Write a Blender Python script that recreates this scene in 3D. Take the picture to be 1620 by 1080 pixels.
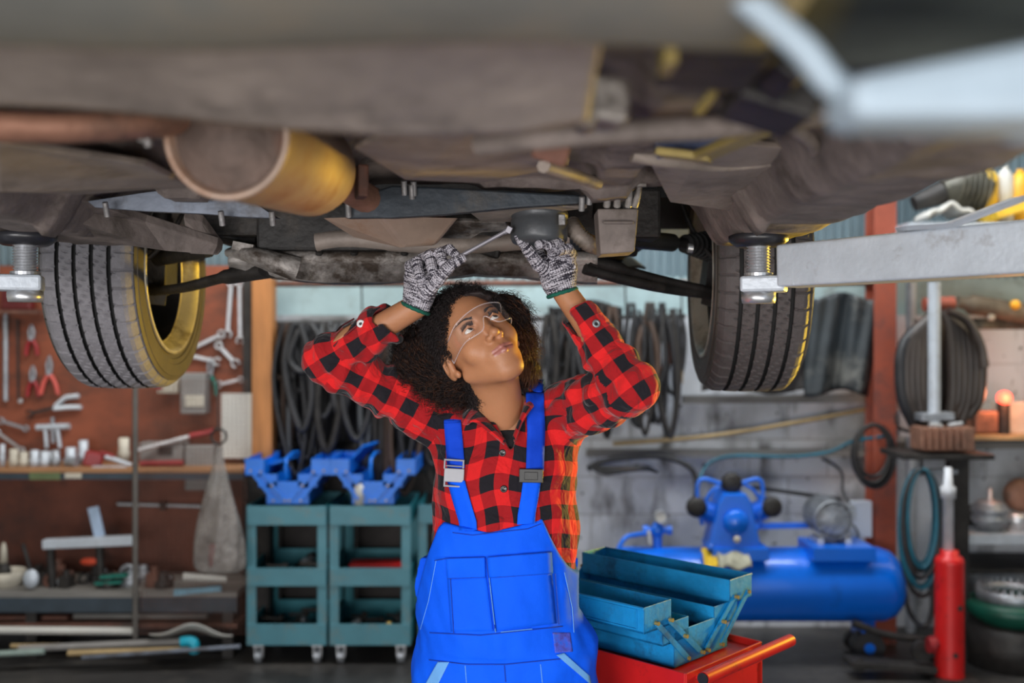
import bpy, math, random
import numpy as np
from mathutils import Vector, Matrix, Euler
for _o in list(bpy.data.objects): bpy.data.objects.remove(_o)
SC = bpy.context.scene
COL = SC.collection
PI = math.pi
# ------------------------------------------------------------ camera
cam_d = bpy.data.cameras.new('camera'); cam = bpy.data.objects.new('camera', cam_d); COL.objects.link(cam)
cam.location = (0, 0, 1.52); cam.rotation_euler = (PI/2, 0, 0)
cam_d.lens = 35; cam_d.sensor_width = 36; cam_d.clip_start = 0.05
cam_d.dof.use_dof = True; cam_d.dof.focus_distance = 2.2; cam_d.dof.aperture_fstop = 1.75
SC.camera = cam
# ------------------------------------------------------------ world, lamps, exposure
SC.view_settings.view_transform = 'Standard'; SC.view_settings.look = 'None'
SC.view_settings.gamma = 1; SC.view_settings.use_curve_mapping = False
SC.view_settings.exposure = 0.32
W_ = bpy.data.worlds.new('world'); SC.world = W_; W_.use_nodes = True
bg = W_.node_tree.nodes['Background']; bg.inputs[0].default_value = (0.72, 0.86, 1.0, 1); bg.inputs[1].default_value = 0.9
def area(name, loc, target, sx, sy, power, col):
    d = bpy.data.lights.new(name, 'AREA'); d.shape = 'RECTANGLE'; d.size = sx; d.size_y = sy
    d.energy = power; d.color = col
    o = bpy.data.objects.new(name, d); COL.objects.link(o); o.location = loc
    o.rotation_euler = (Vector(target) - Vector(loc)).to_track_quat('-Z', 'Y').to_euler()
    return o
area('daylight_from_door', (-1.6, -1.6, 1.25), (0, 2.3, 1.55), 1.8, 1.1, 80, (1.0, 0.96, 0.94))
area('underbody_fill', (0.7, -1.7, 0.35), (0.1, 1.9, 1.9), 1.8, 0.8, 46, (1.0, 0.93, 0.86))  # unseen low area light, there to brighten the car's underside
area('shop_lamp_warm', (2.35, 3.75, 1.25), (-0.3, 2.5, 1.72), 0.35, 0.35, 24, (1.0, 0.64, 0.05)).data.spread = math.radians(70)
area('back_wall_fill', (0.6, 4.1, 3.4), (0.4, 5.2, 0.8), 3.6, 0.6, 95, (0.93, 0.97, 1.0))  # unseen area light, raised to whiten the back wall
area('bench_area', (-1.9, 3.9, 2.9), (-1.9, 5.2, 0.9), 1.6, 0.5, 16, (1.0, 0.92, 0.82))  # area light aimed down at the tool board
area('warm_area_right', (2.9, 4.4, 1.9), (1.7, 5.2, 1.2), 0.5, 0.8, 4, (1.0, 0.80, 0.5))  # weak warm area light towards the right of the back wall
# ------------------------------------------------------------ helpers
def P(px, py, Y):
    return Vector(((px - 810) / 1575 * Y, Y, 1.52 - (py - 540) / 1575 * Y))
def nt(m): return m.node_tree.nodes, m.node_tree.links
def M(name, col, rough=0.6, metal=0.0, var=0.25, scale=8, bump=0.0, bscale=60, dirt=None, cov=0.5, dscale=5, spec=0.5, coat=0.0, stretch=None):
    m = bpy.data.materials.new(name); m.use_nodes = True
    N, L = nt(m); b = N['Principled BSDF']
    b.inputs['Roughness'].default_value = rough; b.inputs['Metallic'].default_value = metal
    b.inputs['Specular IOR Level'].default_value = spec; b.inputs['Coat Weight'].default_value = coat
    tc = N.new('ShaderNodeTexCoord'); src = tc.outputs['Object']
    if stretch:
        mp = N.new('ShaderNodeMapping'); mp.inputs['Scale'].default_value = stretch; L.new(src, mp.inputs[0]); src = mp.outputs[0]
    nz = N.new('ShaderNodeTexNoise'); nz.inputs['Scale'].default_value = scale; nz.inputs['Detail'].default_value = 5
    nz.inputs['Roughness'].default_value = 0.6
    L.new(src, nz.inputs['Vector'])
    rp = N.new('ShaderNodeValToRGB'); L.new(nz.outputs['Fac'], rp.inputs[0])
    c = Vector(col[:3]); lo = c * (1 - var); hi = c * (1 + var * 0.8)
    rp.color_ramp.elements[0].position = 0.34; rp.color_ramp.elements[1].position = 0.66
    rp.color_ramp.elements[0].color = (*lo, 1); rp.color_ramp.elements[1].color = (*[min(1, x) for x in hi], 1)
    out = rp.outputs[0]
    if dirt:
        n2 = N.new('ShaderNodeTexNoise'); n2.inputs['Scale'].default_value = dscale; n2.inputs['Detail'].default_value = 8
        n2.inputs['Roughness'].default_value = 0.7; L.new(src, n2.inputs['Vector'])
        r2 = N.new('ShaderNodeValToRGB'); L.new(n2.outputs['Fac'], r2.inputs[0])
        r2.color_ramp.elements[0].position = 0.62 - 0.3 * cov; r2.color_ramp.elements[1].position = 0.78 - 0.3 * cov
        mx = N.new('ShaderNodeMix'); mx.data_type = 'RGBA'; L.new(r2.outputs[0], mx.inputs[0])
        L.new(out, mx.inputs[6]); mx.inputs[7].default_value = (*dirt, 1); out = mx.outputs[2]
    L.new(out, b.inputs['Base Color'])
    if bump:
        n3 = N.new('ShaderNodeTexNoise'); n3.inputs['Scale'].default_value = bscale; n3.inputs['Detail'].default_value = 6
        L.new(src, n3.inputs['Vector'])
        bp = N.new('ShaderNodeBump'); bp.inputs['Strength'].default_value = bump; bp.inputs['Distance'].default_value = 0.01
        L.new(n3.outputs['Fac'], bp.inputs['Height']); L.new(bp.outputs[0], b.inputs['Normal'])
    return m
def frame(d):
    d = Vector(d).normalized(); u = Vector((0, 0, 1)) if abs(d.z) < 0.9 else Vector((1, 0, 0))
    a = d.cross(u).normalized(); b = a.cross(d).normalized()
    return a, b
class MB:
    def __init__(s): s.v = []; s.f = []; s.sm = []
    def add(s, vs, fs, smooth=False):
        o = len(s.v); s.v.extend([tuple(x) for x in vs]); s.f.extend([tuple(i + o for i in f) for f in fs]); s.sm.extend([smooth] * len(fs))
        return s
    def box(s, c, size, rot=None, taper=1.0):
        c = Vector(c); hx, hy, hz = [x / 2 for x in size]
        R = Matrix.Identity(3)
        if rot is not None: R = rot if isinstance(rot, Matrix) else Euler(rot).to_matrix()
        vs = []
        for z in (-1, 1):
            t = taper if z > 0 else 1
            for x, y in ((-1, -1), (1, -1), (1, 1), (-1, 1)): vs.append(c + R @ Vector((x * hx * t, y * hy * t, z * hz)))
        return s.add(vs, [(3, 2, 1, 0), (4, 5, 6, 7), (0, 1, 5, 4), (1, 2, 6, 5), (2, 3, 7, 6), (3, 0, 4, 7)])
    def beam(s, a, b, w, h, up=(0, 0, 1), w2=None, h2=None):
        a = Vector(a); b = Vector(b); d = (b - a).normalized(); sd = d.cross(Vector(up)).normalized(); u = sd.cross(d)
        w2 = w if w2 is None else w2; h2 = h if h2 is None else h2; vs = []
        for p, ww, hh in ((a, w, h), (b, w2, h2)):
            for x, z in ((-1, -1), (1, -1), (1, 1), (-1, 1)): vs.append(p + sd * x * ww / 2 + u * z * hh / 2)
        return s.add(vs, [(0, 1, 2, 3), (7, 6, 5, 4), (4, 5, 1, 0), (5, 6, 2, 1), (6, 7, 3, 2), (7, 4, 0, 3)])
    def tube(s, pts, r, n=10, closed=False, flat=1.0, smooth=True):
        pts = [Vector(p) for p in pts]; k = len(pts)
        rs = [r] * k if not hasattr(r, '__len__') else list(r)
        ts = []
        for i in range(k):
            a = pts[i - 1] if (i > 0 or closed) else pts[i]; b = pts[(i + 1) % k] if (i < k - 1 or closed) else pts[i]
            ts.append((b - a).normalized())
        A, B = frame(ts[0]); vs = []
        for i in range(k):
            A = (A - ts[i] * A.dot(ts[i])).normalized(); B = ts[i].cross(A)
            for j in range(n):
                t = 2 * PI * j / n; vs.append(pts[i] + A * math.cos(t) * rs[i] + B * math.sin(t) * rs[i] * flat)
        fs = []
        for i in range(k if closed else k - 1):
            for j in range(n):
                a = i * n + j; b = i * n + (j + 1) % n; c = ((i + 1) % k) * n + (j + 1) % n; d = ((i + 1) % k) * n + j
                fs.append((a, b, c, d))
        s.add(vs, fs, smooth)
        if not closed:
            s.add(vs[:n], [tuple(reversed(range(n)))]); s.add(vs[-n:], [tuple(range(n))])
        return s
    def cyl(s, a, b, r, n=20, r2=None): return s.tube([a, b], [r, r if r2 is None else r2], n)
    def lathe(s, prof, o, ax=(0, 0, 1), n=32, closed=False, smooth=True):
        o = Vector(o); ax = Vector(ax).normalized(); A, B = frame(ax); vs = []; k = len(prof)
        for r, h in prof:
            for j in range(n):
                t = 2 * PI * j / n; vs.append(o + ax * h + (A * math.cos(t) + B * math.sin(t)) * r)
        fs = []
        for i in range(k if closed else k - 1):
            for j in range(n):
                i2 = (i + 1) % k
                fs.append((i * n + j, i2 * n + j, i2 * n + (j + 1) % n, i * n + (j + 1) % n))
        return s.add(vs, fs, smooth)
    def prism(s, poly, o, U, V, t):
        o = Vector(o); U = Vector(U); V = Vector(V); Nn = U.cross(V).normalized() * t; k = len(poly)
        a = [o + U * x + V * y for x, y in poly]; b = [p + Nn for p in a]
        fs = [tuple(reversed(range(k))), tuple(range(k, 2 * k))] + [(i, (i + 1) % k, k + (i + 1) % k, k + i) for i in range(k)]
        return s.add(a + b, fs)
    def sphere(s, c, r, n=12, sc=(1, 1, 1)):
        prof = []; c = Vector(c); vs = []; m = n // 2
        for i in range(m + 1):
            a = PI * i / m
            for j in range(n):
                t = 2 * PI * j / n; vs.append(c + Vector((math.sin(a) * math.cos(t) * r * sc[0], math.sin(a) * math.sin(t) * r * sc[1], math.cos(a) * r * sc[2])))
        fs = [(i * n + j, (i + 1) * n + j, (i + 1) * n + (j + 1) % n, i * n + (j + 1) % n) for i in range(m) for j in range(n)]
        return s.add(vs, fs, True)
    def grid(s, fn, nu, nv, smooth=True, flip=False):
        vs = [fn(i / nu, j / nv) for i in range(nu + 1) for j in range(nv + 1)]
        fs = []
        for i in range(nu):
            for j in range(nv):
                a = i * (nv + 1) + j; q = (a, a + 1, a + nv + 2, a + nv + 1); fs.append(q[::-1] if flip else q)
        return s.add(vs, fs, smooth)
    def build(s, name, mat, parent=None, bevel=0, solid=0, seg=2, sub=0):
        me = bpy.data.meshes.new(name); off = Vector(parent['_w']) if parent is not None and '_w' in parent else Vector((0, 0, 0))
        me.from_pydata([tuple(Vector(v) - off) for v in s.v], [], s.f)
        me.polygons.foreach_set('use_smooth', s.sm); me.materials.append(mat); me.update()
        o = bpy.data.objects.new(name, me); COL.objects.link(o)
        if parent is not None: o.parent = parent; o['_w'] = tuple(off)
        if solid: md = o.modifiers.new('s', 'SOLIDIFY'); md.thickness = solid; md.offset = 0
        if bevel:
            md = o.modifiers.new('b', 'BEVEL'); md.width = bevel; md.segments = seg; md.limit_method = 'ANGLE'; md.angle_limit = math.radians(40)
        if sub: md = o.modifiers.new('ss', 'SUBSURF'); md.levels = sub; md.render_levels = sub
        return o
def thing(name, label, cat, loc=(0, 0, 0), group=None):
    o = bpy.data.objects.new(name, None); COL.objects.link(o); o.location = loc; o['_w'] = tuple(loc)
    o.empty_display_size = 0.1
    return tag(o, label, cat, group)
def tag(o, label, cat, group=None, kind=None):
    o['label'] = label; o['category'] = cat
    if group: o['group'] = group
    if kind: o['kind'] = kind
    return o
def struct(o): o['kind'] = 'structure'; return o
def dup(root, loc, label, group=None):
    r = root.copy(); COL.objects.link(r); r.location = loc; r['label'] = label
    if group: r['group'] = group
    for ch in list(root.children):
        c = ch.copy(); COL.objects.link(c); c.parent = r
        for g in ch.children:
            d = g.copy(); COL.objects.link(d); d.parent = c
    return r
def arc(c, r, a0, a1, U, V, n=16):
    c = Vector(c); U = Vector(U); V = Vector(V)
    return [c + U * r * math.cos(a0 + (a1 - a0) * i / n) + V * r * math.sin(a0 + (a1 - a0) * i / n) for i in range(n + 1)]
def spline(pts, k=6):
    pts = [Vector(p) for p in pts]; out = []; n = len(pts)
    for i in range(n - 1):
        p0 = pts[max(i - 1, 0)]; p1 = pts[i]; p2 = pts[i + 1]; p3 = pts[min(i + 2, n - 1)]
        for j in range(k):
            t = j / k
            out.append(0.5 * ((2 * p1) + (p2 - p0) * t + (2 * p0 - 5 * p1 + 4 * p2 - p3) * t * t + (3 * p1 - p0 - 3 * p2 + p3) * t ** 3))
    out.append(pts[-1]); return out
# ------------------------------------------------------------ materials
m_under = M('underbody_dusty', (0.185, 0.152, 0.138), 0.75, 0.1, 0.35, 9, 0.35, 40, dirt=(0.07, 0.055, 0.045), cov=0.35, dscale=7)
m_under2 = M('underbody_tan', (0.27, 0.225, 0.195), 0.6, 0.15, 0.3, 6, 0.3, 30, dirt=(0.12, 0.10, 0.085), cov=0.35, dscale=5)
m_dark = M('engine_black', (0.018, 0.016, 0.015), 0.6, 0.2, 0.5, 12, 0.4, 40, dirt=(0.05, 0.04, 0.032), cov=0.3)
m_blackp = M('black_plastic', (0.02, 0.02, 0.02), 0.45, 0, 0.3, 10, 0.1)
m_sub = M('subframe_grey', (0.33, 0.305, 0.285), 0.55, 0.3, 0.35, 10, 0.8, 30, dirt=(0.06, 0.045, 0.035), cov=0.6, dscale=9)
m_brace = M('brace_bluegrey', (0.14, 0.16, 0.2), 0.5, 0.3, 0.2, 8, 0.15, 40, dirt=(0.06, 0.055, 0.055), cov=0.4)
m_braced = M('brace_navy', (0.028, 0.036, 0.046), 0.5, 0.3, 0.3, 8, 0.2, 40, dirt=(0.07, 0.06, 0.05), cov=0.3)
m_muffler = M('muffler_aluminised', (0.34, 0.245, 0.19), 0.5, 0.2, 0.25, 6, 0.2, 20, dirt=(0.22, 0.11, 0.06), cov=0.45, dscale=6)
m_rust = M('rusty_brown', (0.15, 0.065, 0.045), 0.7, 0.2, 0.35, 14, 0.3, 50, dirt=(0.09, 0.06, 0.05), cov=0.4)
m_rusto = M('rusty_pipe', (0.30, 0.15, 0.10), 0.6, 0.3, 0.35, 10, 0.3, 40, dirt=(0.10, 0.06, 0.045), cov=0.4)
m_cast = M('cast_aluminium', (0.26, 0.25, 0.25), 0.5, 0.5, 0.25, 12, 0.3, 60, dirt=(0.10, 0.085, 0.07), cov=0.4)
m_steel = M('bright_steel', (0.60, 0.61, 0.63), 0.38, 0.75, 0.15, 20, 0.05)
m_steeld = M('dull_steel', (0.36, 0.38, 0.41), 0.45, 0.6, 0.3, 20, 0.1, dirt=(0.12, 0.11, 0.10), cov=0.25)
m_silver = M('silver_paint', (0.50, 0.545, 0.60), 0.42, 0.15, 0.09, 14, 0.12, 90, dirt=(0.34, 0.34, 0.35), cov=0.2, dscale=18)
m_filter = M('filter_grey', (0.075, 0.08, 0.088), 0.42, 0.2, 0.2, 10, 0.1)
m_rimm = M('rim_steel', (0.50, 0.46, 0.38), 0.42, 0.45, 0.2, 6, 0.1, dirt=(0.13, 0.10, 0.07), cov=0.4)
m_carpaint = M('car_paint_silver', (0.35, 0.37, 0.38), 0.3, 0.3, 0.05, 5, coat=0.5)
def tyre_mat(name, c):
    return M(name, c, 0.75, 0, 0.12, 30, 0.3, 260, dirt=tuple(x * 1.3 for x in c), cov=0.25, dscale=90)
m_sidew = M('tyre_sidewall', (0.07, 0.06, 0.05), 0.6, 0, 0.2, 12)
m_groove = M('tyre_groove', (0.012, 0.012, 0.013), 0.8)
m_tyreL = tyre_mat('tyre_rubber_dusty_lit', (0.21, 0.20, 0.215)); m_tyreR = tyre_mat('tyre_rubber', (0.085, 0.074, 0.074))  # left tyre dusty, with the light near it also put into its colour
# ------------------------------------------------------------ room
m_floor = M('oily_concrete', (0.035, 0.033, 0.032), 0.42, 0, 0.4, 1.6, 0.3, 18, dirt=(0.075, 0.068, 0.06), cov=0.35, dscale=2.4)
MB().box((0.1, 1.4, -0.05), (8.0, 8.2, 0.1)).build('floor', m_floor); struct(bpy.data.objects['floor'])
def wallmat():
    m = bpy.data.materials.new('painted_block_wall'); m.use_nodes = True; N, L = nt(m); b = N['Principled BSDF']; b.inputs['Roughness'].default_value = 0.8
    tc = N.new('ShaderNodeTexCoord'); mp = N.new('ShaderNodeMapping'); mp.inputs['Rotation'].default_value = (PI / 2, 0, 0)
    L.new(tc.outputs['Object'], mp.inputs[0])
    br = N.new('ShaderNodeTexBrick'); L.new(mp.outputs[0], br.inputs['Vector']); br.inputs['Scale'].default_value = 1
    br.inputs['Brick Width'].default_value = 0.42; br.inputs['Row Height'].default_value = 0.2; br.inputs['Mortar Size'].default_value = 0.006; br.inputs['Mortar Smooth'].default_value = 0.3
    br.inputs['Color1'].default_value = (0.58, 0.60, 0.63, 1); br.inputs['Color2'].default_value = (0.54, 0.56, 0.59, 1); br.inputs['Mortar'].default_value = (0.40, 0.40, 0.41, 1)
    out = br.outputs['Color']
    for sc, lo, hi, c, st in ((2.2, .44, .62, (0.24, 0.235, 0.23), (1, 1, 0.6)), (7, .54, .68, (0.10, 0.095, 0.09), (1, 1, 0.35)), (1.1, .5, .62, (0.62, 0.65, 0.70), (1, 1, .8)), (26, .66, .72, (0.07, 0.06, 0.06), (1, 1, 1))):
        m2 = N.new('ShaderNodeMapping'); m2.inputs['Scale'].default_value = st; L.new(tc.outputs['Object'], m2.inputs[0])
        n = N.new('ShaderNodeTexNoise'); n.inputs['Scale'].default_value = sc; n.inputs['Detail'].default_value = 7; L.new(m2.outputs[0], n.inputs['Vector'])
        r = N.new('ShaderNodeValToRGB'); r.color_ramp.elements[0].position = lo; r.color_ramp.elements[1].position = hi; L.new(n.outputs['Fac'], r.inputs[0])
        mx = N.new('ShaderNodeMix'); mx.data_type = 'RGBA'; L.new(r.outputs[0], mx.inputs[0]); L.new(out, mx.inputs[6]); mx.inputs[7].default_value = (*c, 1); out = mx.outputs[2]
    L.new(out, b.inputs['Base Color']); bp = N.new('ShaderNodeBump'); bp.inputs['Strength'].default_value = 0.4; bp.inputs['Distance'].default_value = 0.01
    L.new(br.outputs['Fac'], bp.inputs['Height']); bp.invert = True; L.new(bp.outputs[0], b.inputs['Normal'])
    return m
m_wall = wallmat()
WY = 5.3
struct(MB().box((0.1, WY + 0.1, 0.83), (7.6, 0.2, 1.66)).build('wall_back', m_wall))
m_corr = M('corrugated_bluegrey', (0.17, 0.235, 0.265), 0.5, 0.2, 0.2, 5, dirt=(0.10, 0.12, 0.13), cov=0.3, stretch=(1, 1, 0.2))
m_band = M('teal_grey_board', (0.30, 0.40, 0.41), 0.7, 0, 0.2, 3, dirt=(0.2, 0.24, 0.23), cov=0.3)
struct(MB().box((0.1, WY + 0.12, 1.76), (7.6, 0.1, 0.22)).build('trim_1', m_band))
mb = MB(); n = 640
mb.grid(lambda u, v: Vector((-3.7 + 7.6 * u, WY + 0.06 + 0.022 * (1 if (int(round(u * n)) // 2) % 2 else 0), 1.86 + 2.2 * v)), n, 1, False)
struct(mb.build('wall_back.001', m_corr))
m_side = M('side_wall_grey', (0.3, 0.32, 0.32), 0.8, 0, 0.25, 2)
struct(MB().box((-3.8, 1.4, 2.0), (0.2, 8.0, 4.1)).build('wall_left', m_side))
struct(MB().box((4.0, 1.4, 2.0), (0.2, 8.0, 4.1)).build('wall_right', m_side))
m_ceil = M('ceiling_greenish', (0.16, 0.18, 0.16), 0.8, 0, 0.25, 2)
struct(MB().box((0.1, 1.4, 4.1), (8.0, 8.2, 0.1)).build('ceiling', m_ceil))
# ------------------------------------------------------------ car
CX = -0.21
car = thing('car', 'raised car seen from below with brown dusty underbody, held up on lift arms', 'car', (CX, 1.6, 1.38))
def sstep(a, b, x):
    t = max(0, min(1, (x - a) / (b - a))); return t * t * (3 - 2 * t)
from mathutils import noise as mnoise
def hump(x, c, w, e): return sstep(c - w - e, c - w, x) * (1 - sstep(c + w, c + w + e, x))
def floorz(x, y):
    u = x - CX
    z = 1.812 + .036 * sstep(1.15, 1.35, y)
    z += 0.05 * hump(u, 0.02, 0.09, 0.05) * (1 - sstep(2.0, 2.2, y))                      # tunnel up
    z -= 0.03 * hump(u, -0.43, 0.035, 0.02) + 0.03 * hump(u, 0.40, 0.035, 0.02)            # rails
    z -= 0.014 * (0.5 + 0.5 * math.sin(y * 34)) * hump(u, 0.23, 0.11, 0.02) * (y > 1.25)
    z -= 0.010 * (0.5 + 0.5 * math.sin(y * 26 + 1)) * hump(u, -0.24, 0.12, 0.02)
    a = abs(u)
    z -= (0.065 + .036 * sstep(1.15, 1.35, y)) * sstep(0.62, 0.70, a)
    z += 0.12 * sstep(0.82, 0.985, a)
    z -= 0.02 * hump(y, 1.95, 0.03, 0.02) * (a < 0.7)
    z -= 0.05 * hump(y, 0.52, 0.05, 0.03) * (a < 0.8)
    z += 0.14 * (1 - sstep(0.98, 1.06, y)) * sstep(.43, .50, u)
    z -= 0.03 * hump(y, 1.22, 0.07, 0.05) * hump(u, 0.17, 0.13, 0.06)
    z += 0.010 * mnoise.noise(Vector((x * 5, y * 5, 0))) + 0.005 * mnoise.noise(Vector((x * 16, y * 16, 3)))
    z += 0.05 * sstep(2.1, 2.3, y) * (a < 0.6)
    return z
x0, x1, y0, y1 = CX - 0.985, CX + 0.985, 0.15, 2.36
mb = MB(); mb.grid(lambda u, v: Vector((x0 + (x1 - x0) * u, y0 + (y1 - y0) * v, floorz(x0 + (x1 - x0) * u, y0 + (y1 - y0) * v))), 150, 190, True)
fp = mb.build('floor_pan', m_under, car)
# outer skin
mb = MB()
for sgn in (-1, 1):
    xs = CX + sgn * 0.985
    mb.grid(lambda u, v: Vector((xs + sgn * 0.02 * math.sin(v * PI), 0.15 + 2.25 * u, 1.865 + 0.62 * v)), 20, 8, True, sgn < 0)
    cz = 1.72
    def fend(u, v, xs=xs, sgn=sgn):
        a = PI * u; r = 0.37; e = 0.60
        a = 0.42 + (PI - 0.84) * u; c = Vector((xs, 2.82 - math.cos(a) * r, cz + math.sin(a) * r))
        tx = 2.82 - math.cos(a) * 0.62; tz = min(2.48, max(1.87, cz + math.sin(a) * 0.9 - 0.1))
        return c.lerp(Vector((xs, tx, tz)), v)
    mb.grid(fend, 24, 4, True, sgn < 0)
    mb.grid(lambda u, v: Vector((CX - 0.985 + 1.97 * u, 3.45 + 0.12 * math.sin(PI * u), 1.86 + 0.62 * v)), 20, 4, True)
mb.grid(lambda u, v: Vector((CX - 0.98 + 1.96 * u, 0.15 + 3.35 * v, 2.48)), 4, 4, True)
sk = mb.build('body_shell', m_carpaint, car); sk['label'] = 'silver grey outer body panels above the wheels'
for sgn in (-1, 1):
    mb = MB(); xs = CX + sgn * 0.97
    def wl_(u, v, xs=xs, sgn=sgn):
        a = 0.42 + (PI - 0.84) * u; return Vector((xs - sgn * 0.40 * v, 2.82 - math.cos(a) * 0.385, 1.72 + math.sin(a) * 0.385))
    mb.grid(wl_, 24, 4, True, sgn > 0)
    mb.build('wheel_arch_liner', m_blackp, car)
# wheel-well liners and engine mass
mb = MB()
mb.box((CX, 2.95, 1.93), (1.14, 1.0, 0.30)); mb.box((CX - 0.10, 2.62, 1.80), (0.62, 0.42, 0.12)); mb.box((CX + 0.42, 2.60, 1.83), (0.3, 0.4, 0.12))
for i in range(40):
    random.seed(i + 5); mb.box((CX + random.uniform(-0.5, 0.5), random.uniform(2.42, 3.2), 1.80 + random.uniform(-0.03, 0.04)), (random.uniform(.04, .14), random.uniform(.04, .14), random.uniform(.05, .14)), (random.uniform(-.3, .3), random.uniform(-.3, .3), random.uniform(0, 3)))
mb.build('engine', m_dark, car, bevel=0.008)
mb = MB(); mb.grid(lambda u, v: Vector((CX - 0.62 + 1.24 * u, 3.05 + 0.4 * v, 1.735 + 0.07 * v + 0.012 * math.sin(u * 40))), 60, 10, True)
mb.build('front_undertray', m_blackp, car, solid=0.006)
# muffler
def axisY(a, b): return Vector(b) - Vector(a)
A = P(357, 214, 1.30); B = P(500, 272, 1.76)
ax = (B - A).normalized(); Ln = (B - A).length; R = 0.081
mb = MB(); mb.lathe([(0.0, 0.012), (R * .5, 0.012), (R * 0.9, 0.014), (R * 0.93, 0.012), (R * 0.94, 0), (R * 1.03, 0), (R * 1.045, 0.006), (R * 1.03, 0.014), (R, 0.02), (R, Ln * .5), (R, Ln - 0.05), (R * 0.93, Ln - 0.02), (R * .75, Ln), (R * .3, Ln + 0.03), (0, Ln + 0.03)], A, ax, 48)
mu = mb.build('muffler', m_muffler, car)
MB().lathe([(0, -0.002), (R * .55, 0.002), (R * .6, 0.006), (R * .88, 0.008), (R * .93, 0.013)], A + ax * 0.004, ax, 40).build('end_cap', M('end_cap_brown', (.10, .068, .055), .7, .2, .35, 14, .3, dirt=(.15, .07, .045), cov=.3), mu)
MB().tube(spline([A + ax * (Ln - .02), B + ax * .1, P(640, 345, 2.15), P(700, 352, 2.5)]), 0.03, 14).build('exhaust_pipe', m_rusto, car)
MB().tube(spline([P(-160, 200, 1.1), P(0, 200, 1.16), P(120, 202, 1.2), P(230, 196, 1.26), P(300, 190, 1.36)]), [0.026] * 25, 14, flat=0.7).build('exhaust_pipe', m_rusto, car)
# braces
def brace(pts_top, pts_bot, Y0, Y1, mat, th=0.05, name='cross_brace'):
    mb = MB(); k = len(pts_top); vs = []
    for i in range(k):
        t = i / (k - 1); Y = Y0 + (Y1 - Y0) * t
        a = P(*pts_top[i], Y); b = P(*pts_bot[i], Y); vs += [a, b, b + Vector((0, th, 0.004)), a + Vector((0, th, 0.0))]
    fs = [(3, 2, 1, 0)]
    for i in range(k - 1):
        for j in range(4): fs.append((i * 4 + j, i * 4 + (j + 1) % 4, i * 4 + 4 + (j + 1) % 4, i * 4 + 4 + j))
    fs.append(tuple((k - 1) * 4 + j for j in range(4))); mb.add(vs, fs)
    o = mb.build(name, mat, car, bevel=0.004)
    return o
b1 = brace([(138, 318), (230, 304), (320, 293), (380, 305), (432, 340)], [(150, 328), (230, 334), (320, 338), (380, 343), (436, 345)], 2.0, 2.0, m_brace)
b1['label'] = 'pale blue grey pressed brace at the left'
b2 = brace([(545, 318), (620, 293), (700, 296), (820, 303), (935, 309)], [(545, 345), (620, 345), (700, 340), (820, 328), (940, 321)], 1.98, 1.98, m_braced)
b2['label'] = 'dark navy pressed brace at the centre'
for px, py in ((170, 331), (352, 345), (552, 332), (640, 297), (652, 303), (655, 298), (932, 312), (920, 322), (225, 206), (235, 214), (432, 345)):
    c = P(px, py, 1.975 if py > 280 else 1.3); MB().cyl(c + Vector((0, -0.012, 0.012)), c + Vector((0, 0, -0.014)), 0.006, 8).build('bolt', m_cast, car)
# left rocker plates
def plate(pts, mat, name, th=0.012, extra=None):
    vs = [P(*p) for p in pts]; k = len(vs); mb = MB()
    up = Vector((0, 0.01, th)); mb.add(vs + [v + up for v in vs], [tuple(range(k)), tuple(reversed(range(k, 2 * k)))] + [((i + 1) % k, i, k + i, k + (i + 1) % k) for i in range(k)])
    return mb.build(name, mat, car, bevel=0.003)
plate([(-60, 340, 1.9), (-60, 368, 2.12), (90, 372, 2.15), (260, 396, 2.25), (338, 404, 2.33), (345, 388, 2.32), (230, 352, 2.2), (130, 318, 2.0), (0, 310, 1.9)], m_under, 'side_plate', 0.02)
plate([(-80, 300, 1.5), (0, 303, 1.55), (130, 308, 1.8), (300, 296, 1.75), (230, 262, 1.5), (0, 228, 1.3), (-80, 225, 1.3)], m_under2, 'side_plate', 0.012)
plate([(300, 402, 2.34), (345, 404, 2.34), (352, 396, 2.36), (320, 352, 2.3), (290, 345, 2.26)], m_under, 'bracket', 0.02)
plate([(560, 235, 1.45), (640, 285, 1.75), (760, 290, 1.85), (900, 262, 1.7), (900, 225, 1.4), (740, 215, 1.25), (600, 215, 1.3)], m_under2, 'heat_shield', 0.01)
plate([(1030, 262, 1.7), (1060, 320, 2.0), (1230, 345, 2.15), (1290, 300, 1.95), (1250, 235, 1.6), (1120, 225, 1.5)], m_under2, 'side_plate', 0.012)
plate([(760, 350, 2.15), (820, 352, 2.15), (860, 338, 2.08), (930, 330, 2.05), (840, 322, 2.0), (740, 335, 2.06)], m_under2, 'bracket', 0.012)
plate([(640, 376, 2.22), (745, 378, 2.22), (762, 368, 2.2), (810, 366, 2.2), (800, 352, 2.15), (700, 350, 2.14)], m_sub, 'bracket', 0.01)
# catalytic converter shield: faceted tan tub
mb = MB(); top = [P(512, 345, 2.05), P(600, 342, 2.0), P(725, 345, 2.1), P(700, 355, 2.3), P(560, 355, 2.3)]
bot = [P(560, 375, 2.1), P(640, 393, 2.08), P(690, 388, 2.12), P(680, 385, 2.25), P(590, 378, 2.25)]
mb.add(top + bot, [(0, 1, 6, 5), (1, 2, 7, 6), (2, 3, 8, 7), (3, 4, 9, 8), (4, 0, 5, 9), (5, 6, 7, 8, 9)])
mb.build('catalyst_shield', m_muffler, car, bevel=0.008)
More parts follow.
